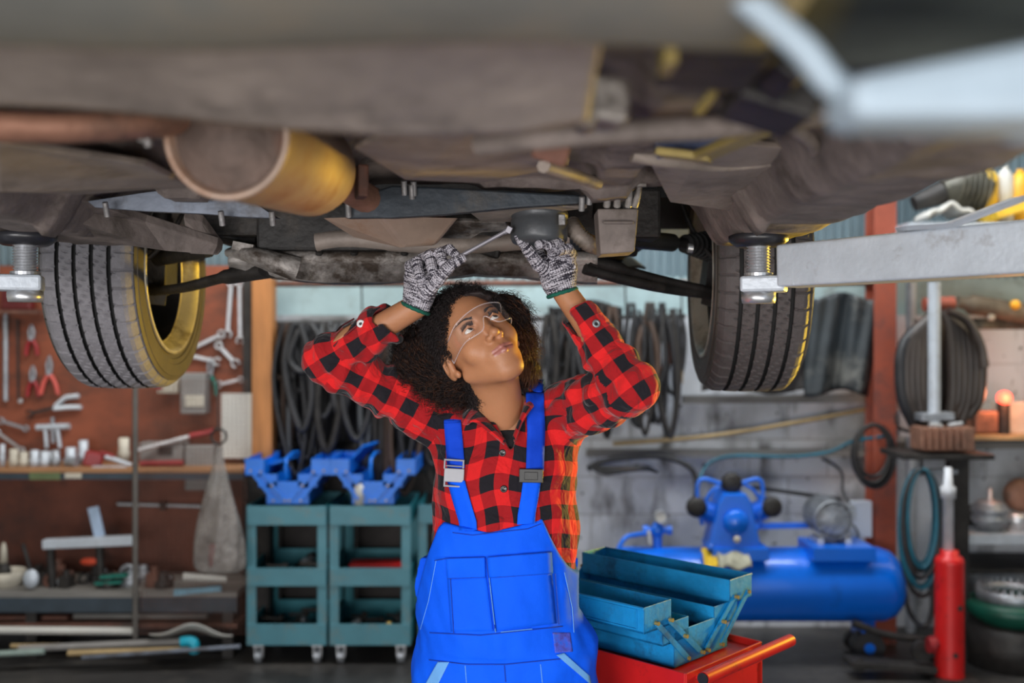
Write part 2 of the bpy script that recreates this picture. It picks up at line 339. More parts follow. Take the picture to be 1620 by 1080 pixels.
# subframe crossmember with ragged flange
mb = MB()
def sf(u, v):
    x = 362 + (945 - 362) * u; ys = [398, 404, 412, 418, 437 - 6 * math.cos(u * 9), 441 - 6 * math.cos(u * 9)][min(5, int(v * 5 + .5))]
    Yd = [2.44, 2.43, 2.42, 2.44, 2.45, 2.56][min(5, int(v * 5 + .5))]
    if u < 0.12: ys = ys + (408 - ys) * (1 - u / 0.12) * 0.5
    p = P(x, ys, Yd); n_ = mnoise.noise(Vector((x * 0.03, v * 3, 0))); return p + Vector((0, 0.01 * n_, 0.006 * n_))
mb.grid(sf, 110, 5, True); mb.build('subframe', m_sub, car, solid=0.012)
MB().tube(spline([P(500, 383, 2.42), P(560, 378, 2.42), P(700, 388, 2.42), P(840, 380, 2.42), P(900, 376, 2.42)]), 0.023, 12).build('subframe_tube', m_under2, car)
mb = MB(); mb.tube(spline([P(362, 400, 2.44), P(385, 400, 2.42), P(420, 410, 2.40), P(470, 425, 2.42)]), [.016 + .0016 * q for q in range(19)], 10, flat=.7); mb.box(P(388, 392, 2.42), (0.05, 0.05, 0.02), (0, 0.2, 0)); mb.build('subframe_mount', m_sub, car)
plate([(395, 418, 2.42), (450, 442, 2.46), (560, 446, 2.52), (640, 436, 2.52), (600, 418, 2.44), (470, 408, 2.42)], m_sub, 'subframe_flange', .008)
for x_ in (505, 560, 640, 735, 860): MB().cyl(P(x_, 397, 2.42), P(x_, 402, 2.425), .009, 10).build('bolt', m_dark, car)
# control arms, drive shaft
mb = MB(); mb.tube(spline([P(425, 428, 2.45), P(350, 440, 2.55), P(290, 455, 2.66), P(225, 462, 2.78)]), [0.035] * 6 + [0.024] * 13, 12, flat=0.55)
mb.build('control_arm', m_dark, car)
mb = MB(); mb.tube(spline([P(925, 412, 2.45), P(985, 428, 2.5), P(1050, 445, 2.6), P(1130, 462, 2.7)]), [0.035] * 6 + [0.025] * 13, 12, flat=0.55)
mb.tube(spline([P(925, 425, 2.43), P(1000, 445, 2.5), P(1060, 457, 2.6), P(1130, 466, 2.7)]), 0.014, 8); mb.build('control_arm', m_dark, car)
mb = MB(); a = P(1000, 378, 2.5); b = P(1110, 388, 2.75); mb.cyl(a, a.lerp(b, .55), 0.024, 16); mb.cyl(a.lerp(b, .5), b, 0.014, 12)
for i in range(7):
    c = a.lerp(b, 0.75 + i * 0.06); mb.cyl(c, c + (b - a).normalized() * 0.008, 0.026 + 0.003 * i, 16)
mb.build('drive_shaft', m_blackp, car)
MB().cyl(P(1088, 392, 2.6), P(1096, 393, 2.6), 0.012, 10).build('shaft_nut', m_steel, car)
mb = MB(); a = P(330, 395, 2.55); b = P(250, 410, 2.75); mb.cyl(a, b, 0.02, 12); mb.build('drive_shaft', m_dark, car)
# oil filter
fc = P(853, 362, 2.10)
mb = MB(); mb.lathe([(0, -0.035), (0.045, -0.035), (0.056, -0.030), (0.060, -0.022), (0.0605, 0.015), (0.057, 0.02), (0.0605, 0.025), (0.0605, 0.035), (0, 0.036)], fc, (0.03, 0.1, 1), 40)
of = mb.build('oil_filter', m_filter, car); of['label'] = 'grey round oil filter between the hands'
MB().box(fc + Vector((0.045, -0.058, 0.012)), (0.014, 0.012, 0.022)).build('filter_tab', m_cast, of, bevel=0.002)
mb = MB(); pts = spline([P(902, 352, 2.14), P(915, 372, 2.12), P(935, 386, 2.13), P(960, 392, 2.2)], 10)
mb.tube(pts, [0.016 + 0.004 * (i % 2) for i in range(len(pts))], 12); mb.build('corrugated_hose', m_under2, car)
# mount with fingers
mb = MB(); vs = [P(945, 330, 2.0), P(1010, 330, 2.0), P(1004, 398, 2.02), P(950, 402, 2.02)]
vs2 = [v + Vector((0, 0.09, 0.0)) for v in vs]; mb.add(vs + vs2, [(3, 2, 1, 0), (4, 5, 6, 7), (0, 1, 5, 4), (1, 2, 6, 5), (2, 3, 7, 6), (3, 0, 4, 7)])
mb.box(P(978, 352, 1.995), (0.062, 0.01, 0.006)); mb.build('engine_mount', m_under, car, bevel=0.008)
mb = MB()
for x in (962, 978, 996, 1010): mb.tube([P(x + (4 if x > 1000 else 0), 278, 1.93), P(x, 305, 1.96), P(x - (6 if x > 1000 else 2), 326, 1.98)], [0.005, 0.006, 0.0075], 8)
mb.tube([P(952, 291, 1.935), P(1022, 292, 1.935)], 0.005, 6); mb.build('mount_fingers', m_sub, car)
# right hand clutter, hoses and brackets near the camera
m_ochre = M('ochre_lit_metal', (0.34, 0.26, 0.09), 0.45, 0.4, 0.3, 8)  # ochre base colour carries the yellow light on brackets and clips
MB().tube(spline([P(1040, 238, 1.5), P(1080, 232, 1.5), P(1120, 225, 1.46), P(1165, 205, 1.42)]), 0.013, 10).build('blue_hose', M('blue_hose', (0.09, 0.12, 0.22), 0.5), car)
mb = MB(); mb.beam(P(1112, 246, 1.42), P(1205, 206, 1.3), 0.035, 0.012); mb.beam(P(1040, 240, 1.45), P(1125, 250, 1.42), 0.03, 0.012); mb.build('bracket', m_ochre, car, bevel=0.003)
mb = MB(); mb.tube(spline([P(760, 230, 1.2), P(860, 218, 1.12), P(980, 208, 1.1), P(1150, 200, 1.12), P(1310, 180, 1.18)]), 0.013, 10); mb.build('brake_pipe', m_under, car)
mb = MB(); mb.box(P(950, 165, 1.05), (0.05, 0.06, 0.045), (0, 0.1, 0.2)); mb.box(P(925, 170, 1.03), (0.02, 0.05, 0.05)); mb.build('bracket', m_sub, car, bevel=0.006)
mb = MB(); mb.box(P(1130, 85, 0.86), (0.085, 0.12, 0.035), (0, 0.05, 0)); mb.box(P(1220, 150, 0.98), (0.075, 0.1, 0.05), (0, 0.3, 0)); mb.box(P(1240, 110, 0.9), (0.03, 0.1, 0.04), (0, 0.6, 0)); mb.build('recess_shade', m_dark, car, bevel=0.005)  # solid dark boxes stand in for the shade of an open hole
MB().box(P(1056, 85, 0.82), (0.009, 0.04, 0.026)).build('bracket', m_ochre, car); MB().tube([P(1105, 175, 1.0), P(1128, 148, .97)], 0.005, 8).build('pipe_clip', m_ochre, car); MB().tube(arc(P(1232, 120, 0.95), 0.020, PI * 1.1, PI * 1.9, (1, 0, 0), (0, 0, 1), 14), 0.004, 8).build('pipe_clip', m_ochre, car); MB().box(P(1165, 125, 0.93), (0.015, 0.03, 0.010), (0, .5, 0)).build('bracket', m_ochre, car)
mb = MB(); mb.tube(spline([P(1000, 245, 1.6), P(1060, 255, 1.62), P(1140, 262, 1.7), P(1230, 252, 1.7)]), 0.012, 8); mb.tube(spline([P(860, 262, 1.6), P(900, 275, 1.7), P(945, 290, 1.85)]), 0.012, 8); mb.tube(spline([P(1240, 190, 1.25), P(1290, 240, 1.5), P(1250, 300, 1.8)]), 0.01, 8); mb.build('brake_pipe', m_under2, car)
MB().box(P(872, 240, 1.4), (0.05, 0.04, 0.03), (0.2, 0.3, 0)).build('bracket', m_rust, car, bevel=0.004); mb = MB(); mb.box(P(572, 288, 1.86), (0.02, 0.05, 0.06), (0, 0, .3)); mb.build('bracket', m_rust, car, bevel=0.004)
# rear beam, wheel well panel and arch liner above the camera
m_rb = M('rear_beam_grey', (0.15, 0.15, 0.135), 0.7, 0, 0.2, 5, dirt=(0.20, 0.17, 0.13), cov=0.35)
mb = MB(); mb.grid(lambda u, v: Vector((CX - 0.85 + 1.25 * u, 0.55 + 0.215 * v, 1.765 - 0.018 * v - 0.012 * math.sin(PI * v) + 0.003 * math.sin(u * 17) + (.03 * max(0, v - .9) * 10))), 40, 20, True, True)
mb.build('rear_beam', m_rb, car, solid=0.01)
edge = [(-160, 160), (-60, 164), (120, 170), (240, 181), (450, 203), (600, 214), (720, 217), (830, 210), (930, 192)]
def wellp(u, v):
    k = u * (len(edge) - 1); i_ = min(int(k), len(edge) - 2); t = k - i_; x = edge[i_][0] * (1 - t) + edge[i_ + 1][0] * t; y = edge[i_][1] * (1 - t) + edge[i_ + 1][1] * t
    p = P(x, y, 1.0); zt = 1.775
    if v > .85: return Vector((p.x, 1.0 + .02 * (v - .85) / .15, p.z + .05 * (v - .85) / .15))
    w = v / .85; return Vector((p.x, 0.78 + .22 * w, zt + (p.z - zt) * w ** 1.6 + .006 * math.sin(u * 9) * math.sin(PI * w)))
mb = MB(); mb.grid(wellp, 60, 24, True, True); mb.build('spare_well_panel', m_under2, car, solid=.006)
mb = MB(); mb.grid(lambda u, v: Vector((.22 + .58 * u, 0.30 + 0.74 * v, 1.80 + .07 * math.sin(PI * v) * math.sin(PI * u))), 20, 20, True, True); mb.build('rear_arch_liner', M('arch_liner_green_grey', (0.11, 0.125, 0.11), .8, 0, .2, 5), car, solid=.006)
# wheels
def wheel(cx, cy, cz, yaw, mat, side):
    """side=+1: inner face towards +x"""
    w = thing('wheel_tmp', '', 'x', (cx, cy, cz)); del w['label']; del w['category']; w.name = 'wheel'
    del w['_w']; w['_w'] = (cx, cy, cz)
    W2 = 0.117; R = 0.335; n = 450
    ribs = [(-1.0, 0, 1), (-0.93, .4, 1)]
    g = [-0.56, -0.19, 0.18, 0.55]; gw = 0.046
    xs = []
    def crown(t): return R - 0.005 * abs(t) ** 2 - 0.020 * max(0, abs(t) - 0.82) ** 1.5 * 13
    t = -1.0; prof = []
    stops = sorted(set([-1, -.97, -.93, -.88, -.8, -.7, .62, .7, .8, .88, .93, .97, 1] + [round(a + d, 4) for a in g for d in (-gw - .001, -gw, gw, gw + .001)] + [round(a + d, 3) for a in g[:-1] for d in (.1, .18, .27)]))
    for t in stops:
        ing = any(abs(t - a) < gw + 0.0005 for a in g)
        prof.append((t * W2, crown(t) - (0.012 if ing else 0), t, ing))
    # sidewalls and bead
    sw = [(1.03, 0.312), (1.06, 0.300), (1.075, 0.299), (1.08, 0.285), (1.085, 0.268), (1.065, 0.266), (1.06, 0.252), (1.03, 0.250), (1.0, 0.236), (0.94, 0.232), (0.90, 0.222), (0.85, 0.215)]
    left = [(-a * W2, r, -a, False) for a, r in sw][::-1]; right = [(a * W2, r, a, False) for a, r in sw]
    prof = left + prof + right
    R3 = Euler((0, 0, yaw)).to_matrix(); vs = []; k = len(prof); C = Vector((cx, cy, cz))
    for i in range(n):
        for (x, r, t, ing) in prof:
            rr = r
            if abs(t) <= 1 and not ing and r > 0.3:
                if abs(t) > 0.62: ph = i + 6 * 0; hit = (i % 10) == 0
                else: hit = (int(i + t * 34) % 9) == 0
                if hit: rr -= 0.005
            a = 2 * PI * i / n
            vs.append(C + R3 @ Vector((x, math.cos(a) * rr, math.sin(a) * rr)))
    fs = []; mi = []
    for i in range(n):
        j2 = (i + 1) % n
        for j in range(k - 1):
            fs.append((i * k + j, i * k + j + 1, j2 * k + j + 1, j2 * k + j))
            mi.append(2 if (prof[j][3] or prof[j + 1][3]) else (1 if abs(prof[j][2] + prof[j + 1][2]) > 2 else 0))
    mb = MB(); mb.add(vs, fs, False); ty = mb.build('tyre', mat, w); ty.data.materials.append(m_sidew); ty.data.materials.append(m_groove); ty.data.polygons.foreach_set('material_index', mi)
    ax = R3 @ Vector((side, 0, 0))
    mb = MB(); mb.lathe([(0.205, -W2), (0.232, -W2 * .95), (0.236, -W2 * .9), (0.215, -W2 * .8), (0.205, 0), (0.21, W2 * .75), (0.222, W2 * .85), (0.224, W2 * .93), (0.236, W2 * .98), (0.238, W2 * 1.06), (0.228, W2 * 1.06), (0.222, W2 * .9), (0.212, W2 * .85), (0.208, W2 * .7), (0.203, W2 * .68)], C, ax, 64)
    rm = mb.build('rim', m_rimm, w)
    MB().lathe([(0.2035, W2 * .66), (0.200, 0), (0.195, -W2 * .5), (0.15, -W2 * .6), (0.05, -W2 * .3), (0, -W2 * .3)], C, ax, 64).build('rim_barrel', m_dark, w)
    mb = MB(); mb.lathe([(0, -.02), (0.135, -.02), (0.137, -.016), (0.137, 0), (0.135, .004), (0.06, .004), (0.055, .05), (0, .05)], C, ax, 40)
    mb.box(C + ax * 0.0 + Vector((0, -0.11, 0.06)), (0.07, 0.06, 0.13)); mb.build('brake', m_dark, w, bevel=0.003)
    mb = MB(); mb.cyl(C + ax * 0.06 + Vector((0, -.02, -.05)), C + ax * 0.10 + Vector((0, 0, 0.25)), 0.028, 14); mb.box(C + ax * 0.07, (0.09, 0.10, 0.13), (0.2, 0.1, 0)); mb.box(C + ax * 0.09 + Vector((0, -.05, -.07)), (0.05, 0.07, 0.05), (0.2, 0.1, 0.4)); mb.tube(spline([C + ax * .04 + Vector((0, -.1, .08)), C + ax * .10 + Vector((0, -.16, .02)), C + ax * .16 + Vector((0, -.12, .1)), C + ax * .2 + Vector((0, -.1, .2))]), 0.007, 8)
    mb.build('knuckle', m_dark, w, bevel=0.008)
    # parent under the car, keeping place
    w.location = Vector((cx, cy, cz)) - car.location; w.parent = car
    return w
wl = wheel(-1.083, 2.83, 1.722, math.radians(1), m_tyreL, 1); wl['label'] = 'grey dusty wheel, coloured lighter as if lit, hanging at the left'
wr = wheel(0.665, 2.85, 1.712, math.radians(-3), m_tyreR, -1); wr['label'] = 'dark wheel hanging at the right'
# ------------------------------------------------------------ lift
m_padrub = M('pad_rubber', (0.02, 0.02, 0.024), 0.35, 0, 0.2, 10)
def sub_empty(par, name, label, loc):
    t = bpy.data.objects.new(name, None); COL.objects.link(t); t.empty_display_size = 0.05; t.parent = par
    t.location = Vector(loc) - Vector(par.location); t['_w'] = tuple(loc); t['label'] = label; return t
def arm(par, label, pad, wrist, post, thk=0.09, h=0.09, drop=0.078):
    pad = Vector(pad); wrist = Vector(wrist); post = Vector(post)
    t = sub_empty(par, 'lift_arm', label, pad)
    p = MB().lathe([(0, -0.022), (0.045, -0.022), (0.052, -0.018), (0.062, -0.010), (0.063, 0.001), (0.057, 0.004), (0, 0.004)], pad, (0, 0, 1), 40).build('lift_pad', m_padrub, t)
    mb = MB(); k = 8
    prof = [(0.02, -0.02)]
    for i in range(9): prof += [(0.0255, -0.022 - i * .0062), (0.0200, -0.025 - i * .0062)]
    prof += [(0.03, -0.078), (0.03, -0.086), (0, -0.086)]; mb.lathe(prof, pad, (0, 0, 1), 24, smooth=False); mb.build('screw', m_steel, t)
    c = pad + Vector((0, 0, -drop - 0.024)); d = (wrist - c); d.z = 0; d.normalize()
    mb = MB(); mb.beam(c - d * 0.035, Vector((wrist.x, wrist.y, c.z)), 0.075, 0.034); mb.build('end_bracket', m_silver, t, bevel=0.006)
    MB().lathe([(0, -0.04), (0.034, -0.04), (0.036, -0.03), (0.036, -0.017), (0, -0.017)], c, (0, 0, 1), 24).build('lock_ring', m_steel, t)
    mb = MB(); s = Vector((wrist.x, wrist.y, c.z + 0.036)); e = Vector((post.x, post.y, c.z + 0.055))
    mb.beam(s, e, thk, h, w2=thk * 1.2, h2=h * 1.15); mb.build('arm_beam', m_silver, t, bevel=0.007, seg=3)
    MB().box(s + d * 0.02 + Vector((0, -0.05, -0.018)), (0.045, 0.02, 0.05), (0, 0, math.atan2(d.y, d.x))).build('lock_block', m_silver, t, bevel=0.004)
    return t
posts = {}
for s, x in ((1, 1.66), (-1, -2.02)):
    t = thing('lift_post', 'steel vehicle lift post %s of the car with silver arms under the sill' % ('right' if s > 0 else 'left'), 'lift', (x, 1.05, 0)); posts[s] = t
    mb = MB(); mb.box((x + s * .06, 1.05, 1.5), (0.06, 0.34, 3.0)); mb.box((x, 0.9, 1.5), (0.16, 0.03, 3.0)); mb.box((x, 1.2, 1.5), (0.16, 0.03, 3.0)); mb.build('column', m_silver, t, bevel=0.005)
    MB().box((x, 1.05, 0.01), (0.5, 0.6, 0.02)).build('base_plate', m_silver, t); MB().box((x - s * .05, 1.05, 1.66), (0.16, 0.26, 0.3)).build('carriage', m_silver, t, bevel=0.01)
ra = arm(posts[1], 'pale silver lift arm beside the right tyre', P(1200, 374, 2.12), P(1244, 430, 2.10), (1.50, 1.13, 0), 0.085, 0.088)
vs = [P(1432, 357, 1.83), P(1506, 352, 1.78), P(1622, 308, 1.66), P(1640, 312, 1.64), P(1512, 360, 1.80), P(1436, 364, 1.85)]
mb = MB(); mb.add(vs + [v + Vector((0, .05, .002)) for v in vs], [tuple(reversed(range(6))), tuple(range(6, 12))] + [(q, (q + 1) % 6, 6 + (q + 1) % 6, 6 + q) for q in range(6)]); mb.build('release_lever', m_silver, ra, bevel=.001)
m_arm2 = M('near_arm_paint_dimmed', (0.30, 0.37, 0.43), 0.6, 0.0, 0.1, 10)  # arm paint darkened and blued so the near arm reads less lit
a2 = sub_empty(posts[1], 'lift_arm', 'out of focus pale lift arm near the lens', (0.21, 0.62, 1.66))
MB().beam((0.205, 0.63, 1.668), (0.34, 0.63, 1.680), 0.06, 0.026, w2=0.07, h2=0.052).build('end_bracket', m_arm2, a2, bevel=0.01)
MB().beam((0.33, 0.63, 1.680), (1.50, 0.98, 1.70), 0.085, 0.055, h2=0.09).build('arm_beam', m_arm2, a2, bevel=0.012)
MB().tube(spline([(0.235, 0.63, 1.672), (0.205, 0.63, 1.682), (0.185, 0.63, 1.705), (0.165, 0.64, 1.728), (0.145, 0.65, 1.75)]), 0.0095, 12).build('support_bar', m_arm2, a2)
arm(posts[-1], 'lift arm with yellow lit steel screw at the left edge', P(40, 372, 2.12), P(-10, 425, 2.10), (-1.85, 1.3, 0), 0.085, 0.07)
# ------------------------------------------------------------ implicit surface helpers (numpy)
def v3(p): return np.array([p[0], p[1], p[2]], dtype=np.float32)
def cap(G, a, b, ra, rb=None):
    rb = ra if rb is None else rb; a = v3(a); b = v3(b); d = b - a; L2 = float(d @ d) + 1e-12
    X, Y, Z = G; t = np.clip(((X - a[0]) * d[0] + (Y - a[1]) * d[1] + (Z - a[2]) * d[2]) / L2, 0, 1)
    return np.sqrt((X - a[0] - t * d[0]) ** 2 + (Y - a[1] - t * d[1]) ** 2 + (Z - a[2] - t * d[2]) ** 2) - (ra + (rb - ra) * t)
def ell(G, c, r, R=None):
    X, Y, Z = G; X = X - c[0]; Y = Y - c[1]; Z = Z - c[2]
    if R is not None:
        X, Y, Z = [R[0][i] * X + R[1][i] * Y + R[2][i] * Z for i in range(3)]
    k0 = np.sqrt((X / r[0]) ** 2 + (Y / r[1]) ** 2 + (Z / r[2]) ** 2); k1 = np.sqrt((X / r[0] ** 2) ** 2 + (Y / r[1] ** 2) ** 2 + (Z / r[2] ** 2) ** 2) + 1e-9
    return k0 * (k0 - 1) / k1
def smin(a, b, k):
    h = np.clip(0.5 + 0.5 * (b - a) / k, 0, 1); return b + (a - b) * h - k * h * (1 - h)
def smax(a, b, k): return -smin(-a, -b, k)
def wrink(G, f, amp, seed):
    """fold-like sine noise field"""
    rs = np.random.RandomState(seed); X, Y, Z = G; o = 0
    for i in range(5):
        d = rs.normal(size=3); d /= np.linalg.norm(d); w = rs.normal(size=3) * 0.6; w2 = rs.uniform(0, 6.28, 2)
        o = o + np.sin(f * (1 + .35 * i) * (d[0] * X + d[1] * Y + d[2] * Z) + 1.6 * np.sin(f * .45 * (w[0] * X + w[1] * Y + w[2] * Z) + w2[0]) + w2[1]) / (1 + .35 * i)
    return o * amp / 2.4
def axes(lo, hi, h):
    a = [np.arange(lo[i], hi[i] + h, h, dtype=np.float32) for i in range(3)]
    return (a[0][:, None, None], a[1][None, :, None], a[2][None, None, :]), np.array(lo, dtype=np.float32)
def snet(F, org, h):
    s = F < 0; nx, ny, nz = F.shape
    c = s[:-1, :-1, :-1].astype(np.int8)
    cnt = sum(s[i:nx - 1 + i, j:ny - 1 + j, k:nz - 1 + k].astype(np.int8) for i in (0, 1) for j in (0, 1) for k in (0, 1))
    act = np.argwhere((cnt > 0) & (cnt < 8)); idm = np.full(cnt.shape, -1, dtype=np.int32); idm[act[:, 0], act[:, 1], act[:, 2]] = np.arange(len(act))
    cor = [(i, j, k) for i in (0, 1) for j in (0, 1) for k in (0, 1)]
    vals = {q: F[act[:, 0] + q[0], act[:, 1] + q[1], act[:, 2] + q[2]] for q in cor}
    pos = np.zeros((len(act), 3), dtype=np.float64); num = np.zeros(len(act))
    for a in cor:
        for ax in range(3):
            if a[ax] == 0:
                b = list(a); b[ax] = 1; b = tuple(b); va, vb = vals[a], vals[b]; cr = (va < 0) != (vb < 0)
                t = np.where(cr, va / np.where(cr, va - vb, 1), 0)
                for q in range(3):
                    pos[:, q] += np.where(cr, a[q] + (t if q == ax else 0), 0)
                num += cr
    V = (act + pos / num[:, None]) * h + org
    quads = []
    for ax in range(3):
        sl0 = [slice(1, -1)] * 3; sl1 = [slice(1, -1)] * 3; sl0[ax] = slice(0, -1); sl1[ax] = slice(1, None)
        a = s[tuple(sl0)]; b = s[tuple(sl1)]; w = np.argwhere(a != b); off = np.array([1, 1, 1]); off[ax] = 0; w0 = w + off
        ins = s[w0[:, 0], w0[:, 1], w0[:, 2]]
        u, v = (ax + 1) % 3, (ax + 2) % 3; q = []
        for du, dv in ((-1, -1), (0, -1), (0, 0), (-1, 0)):
            cc = w0.copy(); cc[:, u] += du; cc[:, v] += dv; q.append(idm[cc[:, 0], cc[:, 1], cc[:, 2]])
        q = np.stack(q, 1); q[~ins] = q[~ins][:, ::-1]; quads.append(q)
    return V, np.concatenate(quads)
def mesh_np(name, V, Q, mats, parent=None, uv=None, smooth=True, midx=None):
    me = bpy.data.meshes.new(name); k = Q.shape[1]; off = np.array(parent['_w']) if parent is not None and '_w' in parent else np.zeros(3)
    me.vertices.add(len(V)); me.vertices.foreach_set('co', (V - off).astype(np.float32).ravel())
    me.loops.add(Q.size); me.loops.foreach_set('vertex_index', Q.astype(np.int32).ravel())
    me.polygons.add(len(Q)); me.polygons.foreach_set('loop_start', np.arange(0, Q.size, k, dtype=np.int32))
    me.polygons.foreach_set('use_smooth', np.full(len(Q), smooth))
    for m in (mats if isinstance(mats, list) else [mats]): me.materials.append(m)
    if midx is not None: me.polygons.foreach_set('material_index', midx.astype(np.int32))
    if uv is not None:
        l = me.uv_layers.new(name='UVMap'); l.data.foreach_set('uv', uv.astype(np.float32).ravel())
    me.update(calc_edges=True); me.validate()
    o = bpy.data.objects.new(name, me); COL.objects.link(o)
    if parent is not None: o.parent = parent; o['_w'] = tuple(off)
    return o
# ------------------------------------------------------------ person
def A3(*a): return np.array(P(*a), dtype=np.float64)
m_skin = M('skin', (0.46, 0.205, 0.10), 0.5, 0, 0.08, 14, 0.08, 300)
_b = m_skin.node_tree.nodes['Principled BSDF']; _b.inputs['Subsurface Weight'].default_value = 0.12; _b.inputs['Subsurface Radius'].default_value = (0.02, 0.008, 0.004); _b.inputs['Subsurface Scale'].default_value = 0.5
m_lip = M('lips', (0.40, 0.15, 0.12), 0.35, 0, 0.1, 40)
m_hair = M('hair_dark', (0.012, 0.006, 0.006), 0.7, 0, 0.4, 30); m_hair2 = M('hair_brown_lit', (0.085, 0.032, 0.014), 0.45, 0, 0.4, 30)
# head frame
XH = Vector((0.80, 0.42, 0.43)).normalized(); UH = Vector((-0.58, 0.33, 0.74)); UH = (UH - XH * UH.dot(XH)).normalized(); FH = XH.cross(UH)
HO = Vector(P(763, 511, 2.115)); HS = 1.05
HM = np.array([XH, FH, UH]) * HS           # rows: local axes in world
def h2w(V): return V @ HM + np.array(HO)
def hl(x, f, u): return Vector(h2w(np.array([[x, f, u]]))[0])
def w2h(V): return (V - np.array(HO)) @ np.linalg.inv(HM)
NECK_LO = A3(797, 700, 2.28); NECK_LOl = w2h(NECK_LO[None])[0]
def head_f(G):
    X, F, U = G
    d = ell(G, (0, -0.088, 0.030), (0.074, 0.096, 0.088))
    d = smin(d, ell(G, (0, -0.050, -0.010), (0.063, 0.054, 0.075)), 0.02)
    d = smin(d, ell(G, (0, -0.040, -0.072), (0.040, 0.038, 0.040)), 0.03)
    d = smin(d, ell(G, (0, -0.022, -0.103), (0.022, 0.018, 0.017)), 0.022)
    for s in (-1, 1):
        d = smin(d, cap(G, (s * .012, -.030, -.104), (s * .055, -.085, -.055), .014, .013), .022)
        d = smin(d, ell(G, (s * .038, -.027, -.036), (.022, .019, .021)), .02)      # cheek
        d = smin(d, cap(G, (s * .012, -.0005, .021), (s * .043, -.013, .018), .006, .006), .012)   # brow
        d = smax(d, -ell(G, (s * .031, .006, .001), (.018, .014, .012)), .012)          # socket
    d = smin(d, cap(G, (0, -.004, .008), (0, .016, -.032), .0062, .0085), .010)
    d = smin(d, ell(G, (0, .020, -.038), (.0098, .0098, .0085)), .007)
    for s in (-1, 1):
        d = smin(d, ell(G, (s * .0125, .0085, -.0415), (.0072, .0095, .0068)), .006)
    # mouth volume and lips
    d = smin(d, ell(G, (0, -.012, -.070), (.030, .021, .024)), .014)
    for s in (-1, 1):
        d = smin(d, cap(G, (0, .0075, -.0655), (s * .021, -.003, -.0695), .0046, .0018), .004)
        d = smin(d, cap(G, (0, .0070, -.0765), (s * .019, -.003, -.0715), .0055, .0018), .004)
        d = smax(d, -cap(G, (0, .0145, -.0705), (s * .025, .0015, -.0705), .0022, .0014), .002)
        d = smax(d, -cap(G, (s * .0055, .013, -.0475), (s * .0068, .0125, -.038), .0036, .0022), .002)
    d = smax(d, -ell(G, (0, .013, -.058), (.0035, .004, .008)), .004)
    # eyelids: bulge with almond opening
    for s in (-1, 1):
        d = smin(d, ell(G, (s * .031, -.0125, .0005), (.0150, .0140, .0128)), .004)
        R = [[math.cos(.1 * s), 0, math.sin(.1 * s)], [0, 1, 0], [-math.sin(.1 * s), 0, math.cos(.1 * s)]]
        d = smax(d, -ell(G, (s * .031, .002, .0002), (.0138, .016, .0046), R), .0015)
        d = smin(d, cap(G, (s * .0175, -.004, .001), (s * .031, .0022, .0078), .0016, .0022), .002)
        d = smin(d, cap(G, (s * .031, .0022, .0078), (s * .045, -.007, .0025), .0022, .0015), .002)
    # ears
    for s in (-1, 1):
        R = [[1, 0, 0], [0, .85, .5], [0, -.5, .85]]
        e = ell(G, (s * .0775, -.092, -.014), (.010, .019, .031), R)
        e = smax(e, -ell(G, (s * .0875, -.088, -.010), (.0085, .011, .020), R), .003)
        e = smin(e, ell(G, (s * .0775, -.086, -.012), (.004, .006, .008)), .004)
        e = smin(e, ell(G, (s * .075, -.083, -.040), (.006, .008, .009)), .006)
        d = smin(d, e, .005)
    return d
hb = (0.0, -0.085, -0.06)
def headneck_f(G):
    d = head_f(G)
    n = cap(G, (0.004, -0.092, -0.055), NECK_LOl, .050, .056)
    d = smin(d, n, .030)
    return d
G, org = axes((-.11, -.205, -.30), (.125, .05, .135), .0017)
V, Q = snet(headneck_f(G), org, .0017)
Vl = V.copy(); fc_ = Vl[Q].mean(1)
lips = ((np.abs(fc_[:, 0]) < .0235) & (fc_[:, 1] > -.004) & (((fc_[:, 2] < -.0628 - .09 * np.abs(fc_[:, 0]) ) & (fc_[:, 2] > -.0825 + .20 * np.abs(fc_[:, 0])))))
Vh = h2w(V); keep = Vh[:, 2] > 1.24
person = thing('person', 'person in red checked shirt and blue overalls, looking up, both gloved hands under the car', 'person', (0.0, 2.28, 0))
# body (coarse) joined with head (fine) into one mesh
def J(px, py, Y): return A3(px, py, Y)
SL, EL, CL, WL = J(712, 668, 2.28), J(514, 570, 2.20), J(618, 508, 2.15), J(659, 484, 2.13)
SR, ER, CR, WR = J(890, 655, 2.28), J(1000, 612, 2.07), J(913, 492, 2.12), J(893, 462, 2.13)
ZT = np.array([0.80, 0.90, 1.00, 1.10, 1.20, 1.28, 1.335, 1.37, 1.395, 1.43])
def loftz(G, zt, at, bt, ct, cy):
    X, Y, Z = G; z = Z.ravel() if Z.ndim == 3 and Z.shape[0] == 1 else Z
    f = lambda t: np.interp(z, zt, t).astype(np.float32).reshape(Z.shape)
    a, b, c, y = f(at), f(bt), f(ct), f(cy)
    x = (X - c) / a; yy = (Y - y) / b
    k0 = np.sqrt(x ** 2 + yy ** 2); k1 = np.sqrt((x / a) ** 2 + (yy / b) ** 2) + 1e-6
    return k0 * (k0 - 1) / k1
tcx = [-.016] * 6 + [-.014, -.012, -.012, -.012]
def torso_skin(G):
    d = loftz(G, ZT, [.13, .13, .13, .135, .145, .15, .13, .10, .065, .05], [.10, .09, .085, .09, .095, .09, .08, .07, .06, .05], tcx, [2.28] * 10)
    return np.maximum(np.maximum(d, G[2] - 1.40), .60 - G[2])
LEGS = [((-.10, 2.28, .88), (-.13, 2.27, .50), (-.15, 2.30, .09)), ((.09, 2.28, .88), (.11, 2.25, .50), (.13, 2.28, .09))]
